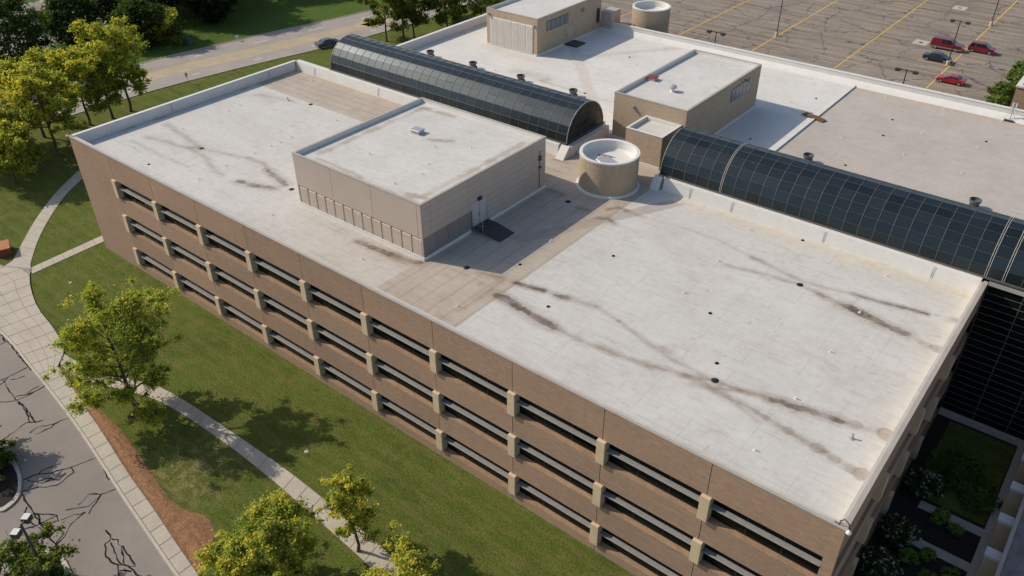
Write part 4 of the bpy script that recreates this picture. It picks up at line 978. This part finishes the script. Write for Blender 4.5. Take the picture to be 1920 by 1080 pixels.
MB().tube([(0, 0, .1), (0, 0, 2.2)], .04, 8).obj('mast', M['galv'], an)
for d in (-.15, .2): MB().box(d-.07, d+.07, -.1, .0, 1.2, 2.1).obj('panel_antenna', M['white'], an)
for dx, dy in ((-.6, 0), (.6, 0), (0, .6)): MB().tube([(0, 0, 1.2), (dx, dy, .1)], .02, 5).obj('brace', M['galv'], an)
def gooseneck(x, y, s, lb):
    g = empty('gooseneck_lamp', (x, y, 14.16)); tag(g, lb, 'lamp', 'gooseneck lamps at the roof corners')
    MB().tube([(-.5*s, .12, .02), (-.22*s, .05, .03), (-.2*s, .03, .35), (0, 0, .62), (.25*s, -.05, .5), (.38*s, -.08, .2)], .035, 6).obj('arm', M['darkmetal'], g)
    MB().lathe([(.03, .1), (.16, -.05), (.17, -.12), (0, -.15)], 12, (.38*s, -.08)).obj('lamp_shade', M['white'], g)
gooseneck(84.2, .1, 1, 'gooseneck lamp on the near right roof corner'); gooseneck(.1, .1, -1, 'gooseneck lamp on the far left roof corner')
# ------------------------------------------------------------ trees and shrubs
def leaf_cloud(name, centers, radii, n_per, size, cols, seed, parent, flat=.75, up_bias=.6):
    """leaf-sized faces gathered round clump centres; cols: per-clump rgb"""
    rs = np.random.RandomState(seed); Cn = np.repeat(np.asarray(centers), n_per, 0); Rd = np.repeat(np.asarray(radii), n_per)[:, None]; Cl = np.repeat(np.asarray(cols), n_per, 0)
    n = len(Cn); d = rs.normal(size=(n, 3)); g_ = np.abs(rs.normal(size=(n, 1)))*.62; d /= np.linalg.norm(d, axis=1)[:, None]; rad = np.minimum(g_+.12*rs.rand(n, 1), 1.7)
    P = Cn + d*rad*Rd*np.array((1, 1, flat))
    nr = d*.35+rs.normal(size=(n, 3))*.5+np.array((-.35, -.13, up_bias)); nr /= np.linalg.norm(nr, axis=1)[:, None]
    t = np.cross(nr, rs.normal(size=(n, 3))); t /= np.linalg.norm(t, axis=1)[:, None]; b = np.cross(nr, t)
    s = size*(.6+.8*rs.rand(n, 1)); a = s*.62
    V = np.stack([P-t*s, P-b*a+nr*s*.15, P+t*s, P+b*a+nr*s*.15], 1).reshape(-1, 3)
    F = np.arange(4*n).reshape(n, 4)
    Cl = Cl*(.75+.5*rs.rand(n, 1))*(1+.10*rs.normal(size=(n, 3))*np.array((1, .5, .5)))
    me = mesh_np(name, V, F, M['leaf']); rgba = np.concatenate([np.clip(np.repeat(Cl, 4, 0), .004, 1), np.ones((4*n, 1))], 1); paint(me, rgba)
    return inst(name, me, parent)
GREEN = np.array((.26, .335, .06)); OLIVE = np.array((.42, .45, .075)); GOLD = np.array((.60, .56, .09)); DEEP = np.array((.042, .072, .025)); MID = np.array((.08, .125, .035)); LIME = np.array((.21, .33, .06))
def tree(base, H, Rr, label, group, seed, cols=(GREEN, OLIVE, GOLD), gold=.45, crown0=.28, limbs=11, leaves=70, size=.17, clump=.85, trunk_r=.2, lean=(0, 0), bare=0, dens=1., top_gold=.35, cat='tree', nm='shade_tree', sub_n=2):
    rd = random.Random(seed); T = empty(nm, (base[0], base[1], 0)); tag(T, label, cat, group)
    wood = MB(); hz = H*.74; tp = []
    for k in range(9):
        t = k/8; tp.append((lean[0]*t*t+rd.gauss(0, .05)*(k > 0), lean[1]*t*t+rd.gauss(0, .05)*(k > 0), hz*t))
    wood.tube([(0, 0, -.05), (0, 0, .12)]+tp[1:], [trunk_r*1.5, trunk_r*1.15]+[trunk_r*(1-.85*k/8) for k in range(1, 9)], 9)
    def at(t):
        i = min(int(t*8), 7); f = t*8-i; a, b = Vector(tp[i]), Vector(tp[i+1]); return a.lerp(b, f)
    cen, rad, colr = [], [], []
    def add(p, r):
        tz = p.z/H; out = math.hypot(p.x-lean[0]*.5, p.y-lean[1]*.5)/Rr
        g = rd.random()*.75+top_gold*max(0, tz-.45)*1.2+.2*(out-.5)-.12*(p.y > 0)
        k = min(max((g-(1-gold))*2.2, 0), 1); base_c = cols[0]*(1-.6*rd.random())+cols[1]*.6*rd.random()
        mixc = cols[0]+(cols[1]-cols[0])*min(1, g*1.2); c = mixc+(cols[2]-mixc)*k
        p = Vector(p); lim = H-r*.6
        if p.z > lim-1.2: p.z = lim-1.2+1.2*(1-math.exp(-(p.z-lim+1.2)/1.2))
        cen.append(tuple(p)); rad.append(r); colr.append(c)
    lb = MB()
    for k in range(limbs):
        f = k/(limbs-1); t0 = crown0*.95+(.70-crown0)*f; s = at(min(t0/.74, .97)); az = k*2.39996+rd.uniform(-.4, .4)
        prof = math.sin(math.pi*min(max(.18+.80*(1-f), 0), 1))**.7 if f > .15 else .8
        ln = Rr*prof*rd.uniform(.75, 1.15); el = R(2+52*f+rd.uniform(-8, 10))
        d = Vector((math.cos(az)*math.cos(el), math.sin(az)*math.cos(el), math.sin(el)))
        pts = [s]
        for j in range(1, 6): pts.append(s+d*ln*j/5+Vector((rd.gauss(0, .08), rd.gauss(0, .08), .05*j*j*.3*ln/4+rd.gauss(0, .06))))
        r0 = trunk_r*(.5-.25*f); lb.tube(pts, [r0*(1-.8*j/5) for j in range(6)], 6)
        for j in (2, 3, 4, 5):
            nsub = sub_n if j < 5 else 2
            for _ in range(nsub):
                a2 = az+rd.uniform(-1.1, 1.1); e2 = el+rd.uniform(-.5, .6); l2 = ln*rd.uniform(.22, .42)
                q = pts[j]+Vector((math.cos(a2)*math.cos(e2), math.sin(a2)*math.cos(e2), math.sin(e2)))*l2
                lb.tube([pts[j], pts[j].lerp(q, .5)+Vector((0, 0, .05)), q], [r0*.35, r0*.22, .012], 4)
                if rd.random() < bare:
                    for _ in range(5):
                        w = q+Vector((rd.uniform(-.7, .7), rd.uniform(-.7, .7), rd.uniform(-.2, .7))); lb.tube([q, w], [.014, .006], 3)
                    continue
                add(q, clump*rd.uniform(.65, 1.2)); 
                if rd.random() < .75*dens: add(q+Vector((rd.gauss(0, .6), rd.gauss(0, .6), rd.gauss(.1, .45))), clump*rd.uniform(.5, .9))
        if rd.random() > bare: add(pts[5], clump*rd.uniform(.7, 1.2))
    for k in range(int(5*dens)): add(at(.97)+Vector((rd.gauss(0, Rr*.16), rd.gauss(0, Rr*.16), rd.uniform(.2, H*.2))), clump*rd.uniform(.6, 1.))
    wood.obj('trunk', M['bark'], T, smooth=True); lb.obj('branches', M['bark'], T, smooth=True)
    leaf_cloud('crown', cen, rad, leaves, size, colr, seed, T)
    return T
def bushy(base, H, Rr, label, group, seed, col=DEEP, col2=MID, n=150, leaves=60, size=.2, name='dense_tree', cat='tree', z0=.12, flowers=None, trunk=True, pw=1.):
    rd = random.Random(seed); T = empty(name, (base[0], base[1], 0)); tag(T, label, cat, group)
    if trunk: MB().tube([(0, 0, -.05), (.05, 0, H*.3), (0, .05, H*.75)], [H*.022+.04, H*.016+.03, .03], 7).obj('trunk', M['bark'], T, smooth=True)
    cen, rad, col_ = [], [], []
    lob = [(rd.uniform(0, 6.28), rd.uniform(.15, .9), rd.uniform(.1, .32)) for _ in range(9)]
    for k in range(n):
        u = rd.uniform(-1, 1); th = rd.uniform(0, 2*math.pi); h = (u+1)/2; rr = Rr*math.sqrt(max(0, 1-u*u))**pw
        bump_ = 1
        for a, b, c in lob:
            dd = math.cos(th-a)*math.sqrt(max(0, 1-(2*b-1)**2))*math.sqrt(max(0, 1-u*u))+u*(2*b-1); bump_ += c*max(0, dd-.7)*2.2-.05*c
        q = rd.uniform(.55, 1.0)*bump_*rr; p = (math.cos(th)*q, math.sin(th)*q, H*z0+(H*(1-z0))*(h**.85)*(.93+.1*bump_-.05))
        cen.append(p); rad.append(Rr*.24*rd.uniform(.6, 1.25)); f = rd.random(); col_.append(col*(1-f)+col2*f)
    leaf_cloud('crown' if cat == 'tree' else 'foliage', cen, rad, leaves, size, col_, seed, T)
    if flowers:
        ids = [i for i in range(n) if cen[i][2] > H*.25]; rd.shuffle(ids); ids = ids[:flowers]
        fc = [tuple(np.array(cen[i])*np.array((1.12, 1.12, 1.06))) for i in ids]
        leaf_cloud('blossoms', fc, [.13]*len(fc), 16, .07, [np.array((.62, .64, .58))]*len(fc), seed+5, T, 1., .3)
    return T
G1 = 'yellowing shade trees on the lawn'
tree((29.0, -13.1), 12.2, 4.5, 'yellow green tree in full view on the lawn between the mulch and lower walk', G1, 2, gold=.46, leaves=100, size=.105, limbs=20, crown0=.16, trunk_r=.24, clump=.72, dens=1.3, lean=(-.8, .3), sub_n=3)
# ring of soil and shade-tree beds
sheet('tree_pit', [(29+.9*math.cos(t), -13.1+.9*math.sin(t)) for t in np.linspace(0, 6.1, 14)], .008, M['soil'], 'structure')
tree((53.2, -15.9), 7.9, 2.6, 'bushy yellow green tree at the bottom edge beside the mulch end', G1, 5, gold=.58, leaves=100, size=.095, limbs=15, crown0=.25, trunk_r=.17, clump=.58, dens=1.2, sub_n=3, bare=.06)
tree((55.3, -10.9), 8.4, 1.7, 'thin crowned yellow tree with bare twigs over the lower walk', G1, 9, gold=.68, leaves=90, size=.095, limbs=13, crown0=.32, trunk_r=.13, clump=.48, bare=.22, dens=.9)
tree((62.2, -12.5), 7.5, 1.9, 'sparse yellow tree top at the bottom edge, right of the lower walk', G1, 13, gold=.75, leaves=90, size=.095, limbs=12, crown0=.36, trunk_r=.13, clump=.5, bare=.2, dens=.8)
tree((52.6, -18.7), 7.2, 1.9, 'short yellow green tree cut by the bottom edge next to the pavement', G1, 17, gold=.62, leaves=95, size=.095, limbs=12, crown0=.3, trunk_r=.14, clump=.52)
G2 = 'yellowing trees by the far left corner'
for i, (x, y, h, r_, sd, lb, gd) in enumerate((
    (-29.4, 9.1, 12.6, 5.0, 21, 'gold tipped tree with a long dark trunk nearest the far left roof corner', .62),
    (-36.0, 17.4, 11.6, 4.3, 22, 'yellow green tree second along the row behind the left parapet', .58),
    (-35.6, 20.9, 11.5, 4.0, 23, 'yellow green tree third along the row behind the left parapet', .50),
    (-36.0, 24.2, 15.0, 4.8, 24, 'tallest tree of the left row with a gold crown top against the road', .55),
    (-37.0, 10.8, 12.4, 4.8, 25, 'gold tree behind the corner lamp at the left edge', .66),
    (-28.2, 3.6, 8.6, 3.9, 26, 'lower green tree at the left edge before the curved path', .42),
    (-24.8, 1.0, 8.2, 3.2, 27, 'small yellow tree at the left edge above the curved path', .55),
    (-33.0, .5, 10.5, 4.2, 28, 'green and gold tree cut by the left edge', .5),
    (-40.5, 3.5, 11, 4.4, 29, 'gold green tree behind others at the left edge', .6))):
    tree((x, y), h, r_, lb, G2, sd, gold=gd, leaves=80, size=.17, limbs=16, crown0=.3, trunk_r=.22, clump=.85, dens=1.2, sub_n=2)
G3 = 'green trees beyond the left vault'
for (x, y, h, r_, sd, lb) in ((-29.0, 73.7, 12.2, 4.4, 31, 'loose green tree just beyond the left vault end'), (-28.2, 77.5, 12.5, 3.8, 32, 'second green tree beyond the left vault with a thin trunk'), (-26.6, 78.8, 13.0, 4.0, 33, 'green tree third from the road beyond the left vault'),
    (-30.4, 92, 8.5, 4.0, 34, 'low green tree by the road near the far plant room'), (-22.5, 84, 9.5, 4.0, 35, 'green tree left of the far plant room'), (-20.5, 92, 9, 4.2, 36, 'rounded green tree behind the rear parapet'), (-27, 101, 9, 4.5, 37, 'green tree at the top edge beside the road')):
    tree((x, y), h, r_, lb, G3, sd, cols=(np.array((.13, .18, .035)), np.array((.19, .23, .045)), np.array((.34, .33, .06))), gold=.34, leaves=75, size=.18, limbs=13, crown0=.26, trunk_r=.2, clump=.85)
G4 = 'dark trees across the road'
for (x, y, h, r_, sd, lb, c1, c2, z0) in (
    (-66.5, 20.5, 13.5, 7.5, 41, 'big dark round tree at the left edge across the road', DEEP, MID*.8, .05), (-75.5, 36.0, 9.5, 5.2, 42, 'rounded blue green tree before the far parking lot', MID*.9, np.array((.06, .10, .045)), .05),
    (-88, 48, 16, 6.2, 43, 'tall mid green tree beyond the far parking lot', MID, np.array((.065, .105, .03)), .1), (-76.0, 45.0, 13, 3.6, 44, 'narrow blue green tree rising behind the gold row', np.array((.045, .075, .04)), np.array((.07, .105, .06)), .05),
    (-79, 57, 17, 7.5, 45, 'very dark tree at the top left centre', DEEP*.8, DEEP*1.2, .08), (-72, 62, 17, 7.5, 46, 'dark tree at the top edge left of the road lawn', DEEP*.75, DEEP*1.2, .08),
    (-66.2, 60.5, 12.5, 5.5, 47, 'dark spreading conifer on the lawn across the road', DEEP*.8, np.array((.045, .05, .024)), .04), (-64.5, 43.5, 8.2, 4.8, 48, 'green round tree in shade just across the road', MID*.8, np.array((.055, .10, .022)), .06),
    (-85, 64, 16, 8, 49, 'dark tree far back at the top left', DEEP*.8, DEEP*1.2, .1), (-96, 54, 15, 7, 50, 'dark tree at the top left behind the lot', DEEP*.8, MID*.8, .1), (-104, 36, 15, 6.5, 51, 'dark tree at the far top left corner', DEEP*.8, MID*.8, .1),
    (-82, 76, 16, 7.5, 52, 'dark tree beyond the top edge centre left', DEEP, DEEP*1.3, .1), (-74, 84, 14, 6.5, 53, 'dark tree by the top edge shading the road lawn', DEEP, MID, .1), (-70, 98, 14, 7, 54, 'green tree at the top edge shading the road lawn', DEEP, MID, .1)):
    bushy((x, y), h, r_, lb, G4, sd, c1, c2, n=190, leaves=70, size=.27, z0=z0)
tree((-61.7, 47.2), 6.3, 3.0, 'small yellow edged ornamental tree on the lawn across the road', G4, 55, gold=.5, leaves=55, size=.24, limbs=10, crown0=.22, trunk_r=.14, clump=.9, cols=(np.array((.07, .09, .03)), OLIVE, GOLD))
tree((-72.6, 71.5), 9, 4.0, 'slim trunked tree by the top edge across the road', G4, 56, cols=(DEEP, MID, OLIVE), gold=.2, leaves=50, size=.3, limbs=9, crown0=.4, trunk_r=.2, clump=1.1)
# planting in the drive islands
bushy((25.2, -24.4), 1.5, 2.4, 'dense green shrub filling the kerbed island at the left edge', 'island shrubs', 61, MID, LIME*.6, n=60, leaves=60, size=.13, name='island_shrub', cat='shrub', trunk=False, z0=.05)
tree((39.9, -27.4), 4.6, 2.5, 'young green tree on the lower left kerbed island by the lamp post', 'island shrubs', 62, cols=(GREEN*.9, np.array((.10, .13, .03)), OLIVE), gold=.3, leaves=60, size=.12, limbs=10, crown0=.25, trunk_r=.08, clump=.55)
bushy((40.6, -27.0), .8, 1.9, 'low green ground shrub on the lower left kerbed island', 'island shrubs', 63, MID, LIME*.6, n=40, leaves=50, size=.12, name='island_shrub', cat='shrub', trunk=False, z0=.05)
tree((23.0, -23.9), 5.2, 2.1, 'small tree at the left edge island casting shade on the drive', 'island shrubs', 64, gold=.3, leaves=50, size=.13, limbs=9, crown0=.3, trunk_r=.08, clump=.6)

# ------------------------------------------------------------ shaded garden at the right
bed = sheet('garden_bed', [(84.5, -6), (91.0, -6), (91.0, 30.9), (84.5, 30.9)], .008, M['soil'])
gp = sheet('garden_path', [(90.9, -6), (92.4, -6), (92.4, 30.9), (90.9, 30.9)], .014, M['slab'])
for y in (15.5, 19.4): sheet('garden_cross_path', [(86.3, y-.45), (90.9, y-.45), (90.9, y+.45), (86.3, y+.45)], .012, M['slab'])
sheet('garden_lawn', [(85.6, 20.2), (90.8, 20.2), (90.8, 30.6), (85.6, 30.6)], .012, M['grass'])
for k, (x, y, r_, h, lb) in enumerate(((85.9, 20.6, 1.25, 1.9, 'white flowering bush below the end wall, farthest from the camera'), (85.9, 14.6, 1.25, 1.9, 'white flowering bush below the end wall, middle of three'), (85.7, 10.6, 1.3, 1.9, 'white flowering bush below the end wall, nearest the bottom edge'))):
    bushy((x, y), h, r_, lb, 'flowering bushes in the garden', 70+k, DEEP*1.1, MID*1.1, n=90, leaves=50, size=.10, name='flowering_bush', cat='bush', trunk=False, z0=.05, flowers=60)
for k, (x, y, r_, h, lb) in enumerate(((87.9, 18.3, .62, 1.0, 'bright green clipped shrub beside the upper garden path'), (88.1, 19.0, .45, .8, 'small green shrub behind the bright one on the upper garden path'), (89.3, 18.1, .5, .7, 'yellow green low shrub right of the bright garden shrub'),
    (87.2, 13.3, .65, 1.0, 'round green shrub between flowering bushes and lower garden path'), (88.2, 14.4, .55, .8, 'green shrub at the edge of the lower garden path'), (90.0, 13.4, .7, .9, 'wide green shrub right of the lower garden path'), (88.8, 12.4, .55, .8, 'green shrub at the bottom edge of the garden'))):
    bushy((x, y), h, r_, lb, 'green shrubs in the garden', 80+k, LIME*.75, LIME*1.15, n=40, leaves=45, size=.09, name='garden_shrub', cat='shrub', trunk=False, z0=.08)
for k, (x, y, rx, lb) in enumerate(((87.6, 24.2, 2.4, 'broad spreading dark green ground planting in the middle of the garden'), (89.6, 22.6, 1.6, 'lighter green spreading planting beside the garden walk'))):
    o = bushy((x, y), .8, rx, lb, 'spreading plants in the garden', 90+k, MID*.9, LIME*.7, n=90, leaves=50, size=.11, name='ground_planting', cat='plants', trunk=False, z0=.05)
# covered walk at the right edge
cw = empty('covered_walkway', (92.5, 12, 0)); tag(cw, 'low covered walkway with grey roof and pale capped piers along the garden', 'walkway')
MB().box(0, 9, -20, 18.6, 3.2, 3.5).obj('roof_slab', M['gravelroof'], cw); MB().box(-.28, -.02, -20, 18.6, 3.3, 3.62).obj('roof_edge', M['coping'], cw)
MB().box(.6, .9, -20, 18.6, 0, 3.2).obj('wall', M['kerb'], cw); MB().box(9.02, 34, -20, 60, 0, 9.0).obj('added_shade_block', M['brick'], cw)  # the tall brick mass is added out of view to shade the garden
for k in range(9):
    y = -16.2+k*3.81
    p = MB().box(-1.15, .2, y-.35, y+.35, 0, 2.75).obj('pier', M['bracket'], cw); MB().box(-1.22, -.02, y-.42, y+.42, 2.752, 3.0).obj('cap', M['white'], p)

# ------------------------------------------------------------ corner of another building at the top right, with bushes
tb = empty('brick_building', (74.85, 94.8, 0)); tag(tb, 'corner of a brown brick building with white coping at the right edge of the lot', 'building')
MB().box(0, 22, 0, 26, -.2, 8.6).obj('wall', M['brick'], tb); MB().box(-.15, 22, -.15, 26, 8.6, 8.85).obj('coping', M['white'], tb); MB().box(.5, 21.5, .6, 25.5, 8.86, 8.9).obj('roof', M['gravelroof'], tb)
for k, (x, y, h, r_, lb) in enumerate(((71.6, 108.5, 4.2, 2.2, 'green bush at the wall corner of the right edge building'), (72.6, 114.5, 5, 2.4, 'bushy small tree at the right edge of the parking lot'), (72.4, 121.5, 4.5, 2.0, 'green bush farther along the right edge of the lot'))):
    bushy((x, y), h, r_, lb, 'bushes at the lot edge', 100+k, MID, LIME*.8, n=70, leaves=40, size=.2, name='lot_bush', cat='bush', trunk=False, z0=.05)

# ------------------------------------------------------------ lamp posts
def lot_lamp(x, y, h, lb, rz=0):
    p = empty('lamp_post', (x, y, 0), rz); tag(p, lb, 'lamp post', 'lamp posts of the parking lot')
    MB().lathe([(.34, 0), (.34, .75), (.3, .8), (0, .8)], 14).obj('concrete_base', M['kerb'], p)
    MB().tube([(0, 0, .7), (0, 0, h)], [.10, .075], 8).obj('pole', M['darkmetal'], p)
    MB().box(-1.15, 1.15, -.045, .045, h-.2, h-.1).obj('cross_arm', M['darkmetal'], p)
    for s in (-1, 1): bevel(MB().box(s*1.25-.35, s*1.25+.35, -.3, .3, h-.42, h-.05).obj('lamp_head', M['darkmetal'], p), .04)
lot_lamp(29.1, 122.5, 11.5, 'tall lamp post on the left yellow divider of the lot'); lot_lamp(59.9, 125.4, 7.9, 'twin headed lamp post beside the parked cars'); lot_lamp(60.2, 155, 11.5, 'lamp post farther back behind the parked cars')
lot_lamp(31.0, 91.0, 9.0, 'twin headed lamp top rising behind the rear parapet, left'); lot_lamp(61.0, 91.5, 9.0, 'twin headed lamp top rising behind the rear parapet near the red car')
lp = empty('lamp_post', (41.4, -26.6, .1)); tag(lp, 'black lamp post with two pale topped heads at the lower left', 'lamp post')
MB().lathe([(.3, 0), (.3, .5), (0, .5)], 14).obj('concrete_base', M['kerb'], lp); MB().tube([(0, 0, .4), (0, 0, 7.35)], [.1, .08], 8).obj('pole', M['darkmetal'], lp)
MB().box(-.9, .9, -.05, .05, 7.25, 7.35).obj('cross_arm', M['darkmetal'], lp)
for s in (-1, 1):
    q = bevel(MB().box(s*.62-.28, s*.62+.28, -.26, .26, 7.0, 7.42).obj('lamp_head', M['darkmetal'], lp), .03); MB().box(s*.62-.25, s*.62+.25, -.23, .23, 7.425, 7.46).obj('pale_top', M['white'], q)
lp.rotation_euler = (0, 0, R(125))

# ------------------------------------------------------------ cars
GLZ = glass_mat('car_glass', (.012, .014, .016), .05, .5, .1); TYRE = M['black']; RIM = pm('wheel_alloy', (.5, .5, .5), .3, .05, metal=.8)
LAMP = pm('headlamp_lens', (.7, .7, .68), .15, .03); TAIL = pm('tail_lens', (.35, .02, .02), .2, .03)
def car(loc, rz, col, kind, lb, two_tone=False, grp='cars in the parking lot'):
    c = empty('parked_car', loc, rz); tag(c, lb, 'car', grp)
    S = {'sedan': dict(L=4.7, W=1.8, H=1.42, belt=.93, hood=.90, c0=.75, r0=1.40, r1=2.85, c1=3.75, tail=.98, wr=.32),
         'coupe': dict(L=4.5, W=1.78, H=1.34, belt=.88, hood=.84, c0=.55, r0=1.35, r1=2.45, c1=3.5, tail=.95, wr=.32),
         'suv': dict(L=4.6, W=1.84, H=1.72, belt=1.08, hood=1.06, c0=.08, r0=.38, r1=2.75, c1=3.45, tail=1.08, wr=.37),
         'truck': dict(L=5.6, W=1.98, H=1.92, belt=1.22, hood=1.20, c0=.05, r0=.25, r1=3.4, c1=4.15, tail=1.22, wr=.40)}[kind]
    Lc, Wc, wr = S['L'], S['W']/2, S['wr']; x = lambda v: v-Lc/2            # x forward, rear at 0
    pt = paint_mat('car_paint', col)
    axr, axf = .17*Lc, .81*Lc
    low = [(0, .45), (.06, .30)]
    for ax in (axr, axf):
        low += [(ax-wr-.06, .26)]+[(ax+(wr+.06)*math.cos(t), .26+(wr+.08)*math.sin(t)) for t in np.linspace(math.pi, 0, 7)]+[(ax+wr+.06, .26)]
    low += [(Lc-.08, .28), (Lc, .42), (Lc-.02, S['hood']-.25), (Lc-.18, S['hood']-.08), (S['c1'], S['belt']), (S['c0'], S['tail']), (.04, S['tail']-.06), (-.0, .75)]
    m = bmesh.new(); ring = []
    for s, wf in ((-1, 1), (1, 1)): ring.append([m.verts.new((x(px), s*Wc*(1-.06*(pz > .8)), pz)) for px, pz in low])
    n = len(low); m.faces.new(ring[0]); m.faces.new(ring[1][::-1])
    for i in range(n): m.faces.new((ring[0][i], ring[1][i], ring[1][(i+1) % n], ring[0][(i+1) % n]))
    bmesh.ops.recalc_face_normals(m, faces=m.faces); bmesh.ops.triangulate(m, faces=[f for f in m.faces if len(f.verts) > 4])
    me = bpy.data.meshes.new('body'); m.to_mesh(me); m.free(); me.materials.append(pt); b = inst('body', me, c); bevel(b, .05, 2)
    def cab(z0, z1, k, name, mat_, grow=0.):
        q = MB(); w0, w1 = Wc*.93+grow, Wc*.76+grow
        def pr(t): return (S['c0']+(S['r0']-S['c0'])*t-grow, S['c1']+(S['r1']-S['c1'])*t+grow)
        t0, t1 = (z0-S['belt'])/(S['H']-S['belt']), (z1-S['belt'])/(S['H']-S['belt']); a0, b0 = pr(t0); a1, b1 = pr(t1)
        wa, wb = w0+(w1-w0)*t0, w0+(w1-w0)*t1
        q.v += [(x(a0), -wa, z0), (x(b0), -wa, z0), (x(b0), wa, z0), (x(a0), wa, z0), (x(a1), -wb, z1), (x(b1), -wb, z1), (x(b1), wb, z1), (x(a1), wb, z1)]
        q.f += [(3, 2, 1, 0), (4, 5, 6, 7), (0, 1, 5, 4), (1, 2, 6, 5), (2, 3, 7, 6), (3, 0, 4, 7)]
        return q.obj(name, mat_, c)
    cab(S['belt']-.04, S['H']-.10, 1, 'window_band', GLZ); r_ = cab(S['H']-.10, S['H'], 1, 'roof', pt, .015); bevel(r_, .06, 2)
    for f in ((.0, .33, .66, 1.) if kind != 'coupe' else (0, .45, 1.)):
        xa = S['c0']+(S['c1']-S['c0'])*f; xb = S['r0']+(S['r1']-S['r0'])*f
        for s in (-1, 1): MB().tube([(x(xa), s*Wc*.935, S['belt']-.02), (x(xb), s*Wc*.775, S['H']-.08)], .045, 5).obj('pillar', pt, c)
    if kind == 'truck':
        for s in (-1, 1): MB().box(x(.1), x(2.0), s*Wc*.87-.06, s*Wc*.87+.06, S['belt'], S['H']-.12).obj('cap_side', pt, c)
        for s in (-1, 1): MB().box(x(.02), x(Lc-.02), s*Wc-.02, s*Wc+.02, .38, .55).obj('silver_trim', RIM, c)
    wm = MB().lathe([(wr*.62, -.1), (wr*.95, -.11), (wr, -.07), (wr, .07), (wr*.95, .11), (wr*.62, .1)], 20).mesh('wheel', TYRE); rm = MB().lathe([(0, .085), (wr*.2, .09), (wr*.62, .10), (wr*.62, -.1), (0, -.085)], 14).mesh('rim', RIM)
    for ax in (axr, axf):
        for s in (-1, 1):
            w = inst('wheel', wm, c, (x(ax), s*(Wc-.1), wr)); w.rotation_euler = (-s*math.pi/2, 0, 0); inst('rim', rm, w)
    for s in (-1, 1):
        MB().box(x(Lc-.12), x(Lc+.01), s*Wc*.72-.18, s*Wc*.72+.18, S['hood']-.32, S['hood']-.16).obj('headlight', LAMP, c); MB().box(x(-.02), x(.08), s*Wc*.78-.14, s*Wc*.78+.14, .72, .92).obj('tail_light', TAIL, c)
        MB().box(x(S['c1']-.35), x(S['c1']-.2), s*(Wc+.09)-.1, s*(Wc+.09)+.1, S['belt'], S['belt']+.14).obj('mirror', pt, c)
    return c
car((57.3, 134.4, .02), R(0), (.16, .008, .018), 'truck', 'dark red pickup with a bed cap and silver trim, left of the yellow line')
car((62.9, 136.4, .02), R(0), (.17, .010, .02), 'suv', 'dark red estate car right of the yellow line behind the others')
car((57.7, 126.7, .02), R(0), (.012, .022, .028), 'sedan', 'dark blue green saloon car parked by the lamp post')
car((62.7, 116.6, .02), R(180), (.33, .008, .022), 'coupe', 'bright red coupe nearest the rear roof')
car((57.4, 101.6, .02), R(0), (.50, .54, .60), 'sedan', 'silver car almost hidden behind the rear parapet')
car((-36.0, 65.0, .02), R(76), (.05, .075, .095), 'sedan', 'grey blue car driving on the road behind the left vault', grp=None)

# ------------------------------------------------------------ small things on the ground
sg = empty('road_sign', (-39.6, 36.9, 0)); tag(sg, 'narrow pale road sign on a post at the near road edge', 'sign'); MB().tube([(0, 0, 0), (0, 0, 1.9)], .04, 6).obj('post', M['galv'], sg); MB().box(-.03, .03, -.22, .22, 1.25, 1.95).obj('sign_plate', pm('tan_sign', (.55, .45, .3), .6), sg)
sg = empty('road_sign', (-52.4, 56.3, 0)); tag(sg, 'small white sign on the far verge of the road', 'sign'); MB().tube([(0, 0, 0), (0, 0, .8)], .04, 6).obj('post', M['galv'], sg); MB().box(-.03, .03, -.3, .3, .5, 1.1).obj('sign_plate', M['white'], sg)
ut = empty('utility_box', (-58.3, 49.4, 0)); tag(ut, 'green utility cabinet with pale pipes on the lawn across the road', 'utility box')
bevel(MB().box(-.8, .8, -.6, .6, 0, 1.1).obj('cabinet', pm('utility_green', (.05, .12, .09), .6), ut), .05); MB().tube([(-1.2, .3, 0), (-1.2, .3, 1.0), (-.8, .3, 1.0)], .08, 6).obj('pipe', M['galv'], ut)
pb_ = empty('brick_planter', (-8.3, -7.9, 0), R(-20)); tag(pb_, 'reddish brown brick block at the left edge by the plaza', 'planter')
bevel(MB().box(-1.1, 1.1, -.7, .7, 0, .9).obj('body', pm('red_brick_block', (.22, .075, .035), .9, .2, 3), pb_), .04); MB().box(-1.15, 1.15, -.75, .75, .9, 1.02).obj('cap', pm('orange_cap', (.42, .17, .07), .8), pb_)
for x, y, lb in ((3.8, -6.3, 'small round valve cover on the lawn near the plaza'), (44.3, -6.7, 'grey round drain cover in the tree shade by the lower walk')):
    tag(MB().lathe([(0, .03), (.14, .03), (.19, .0)], 14).obj('valve_cover', M['kerb'], None, (x, y, 0)), lb, 'cover')
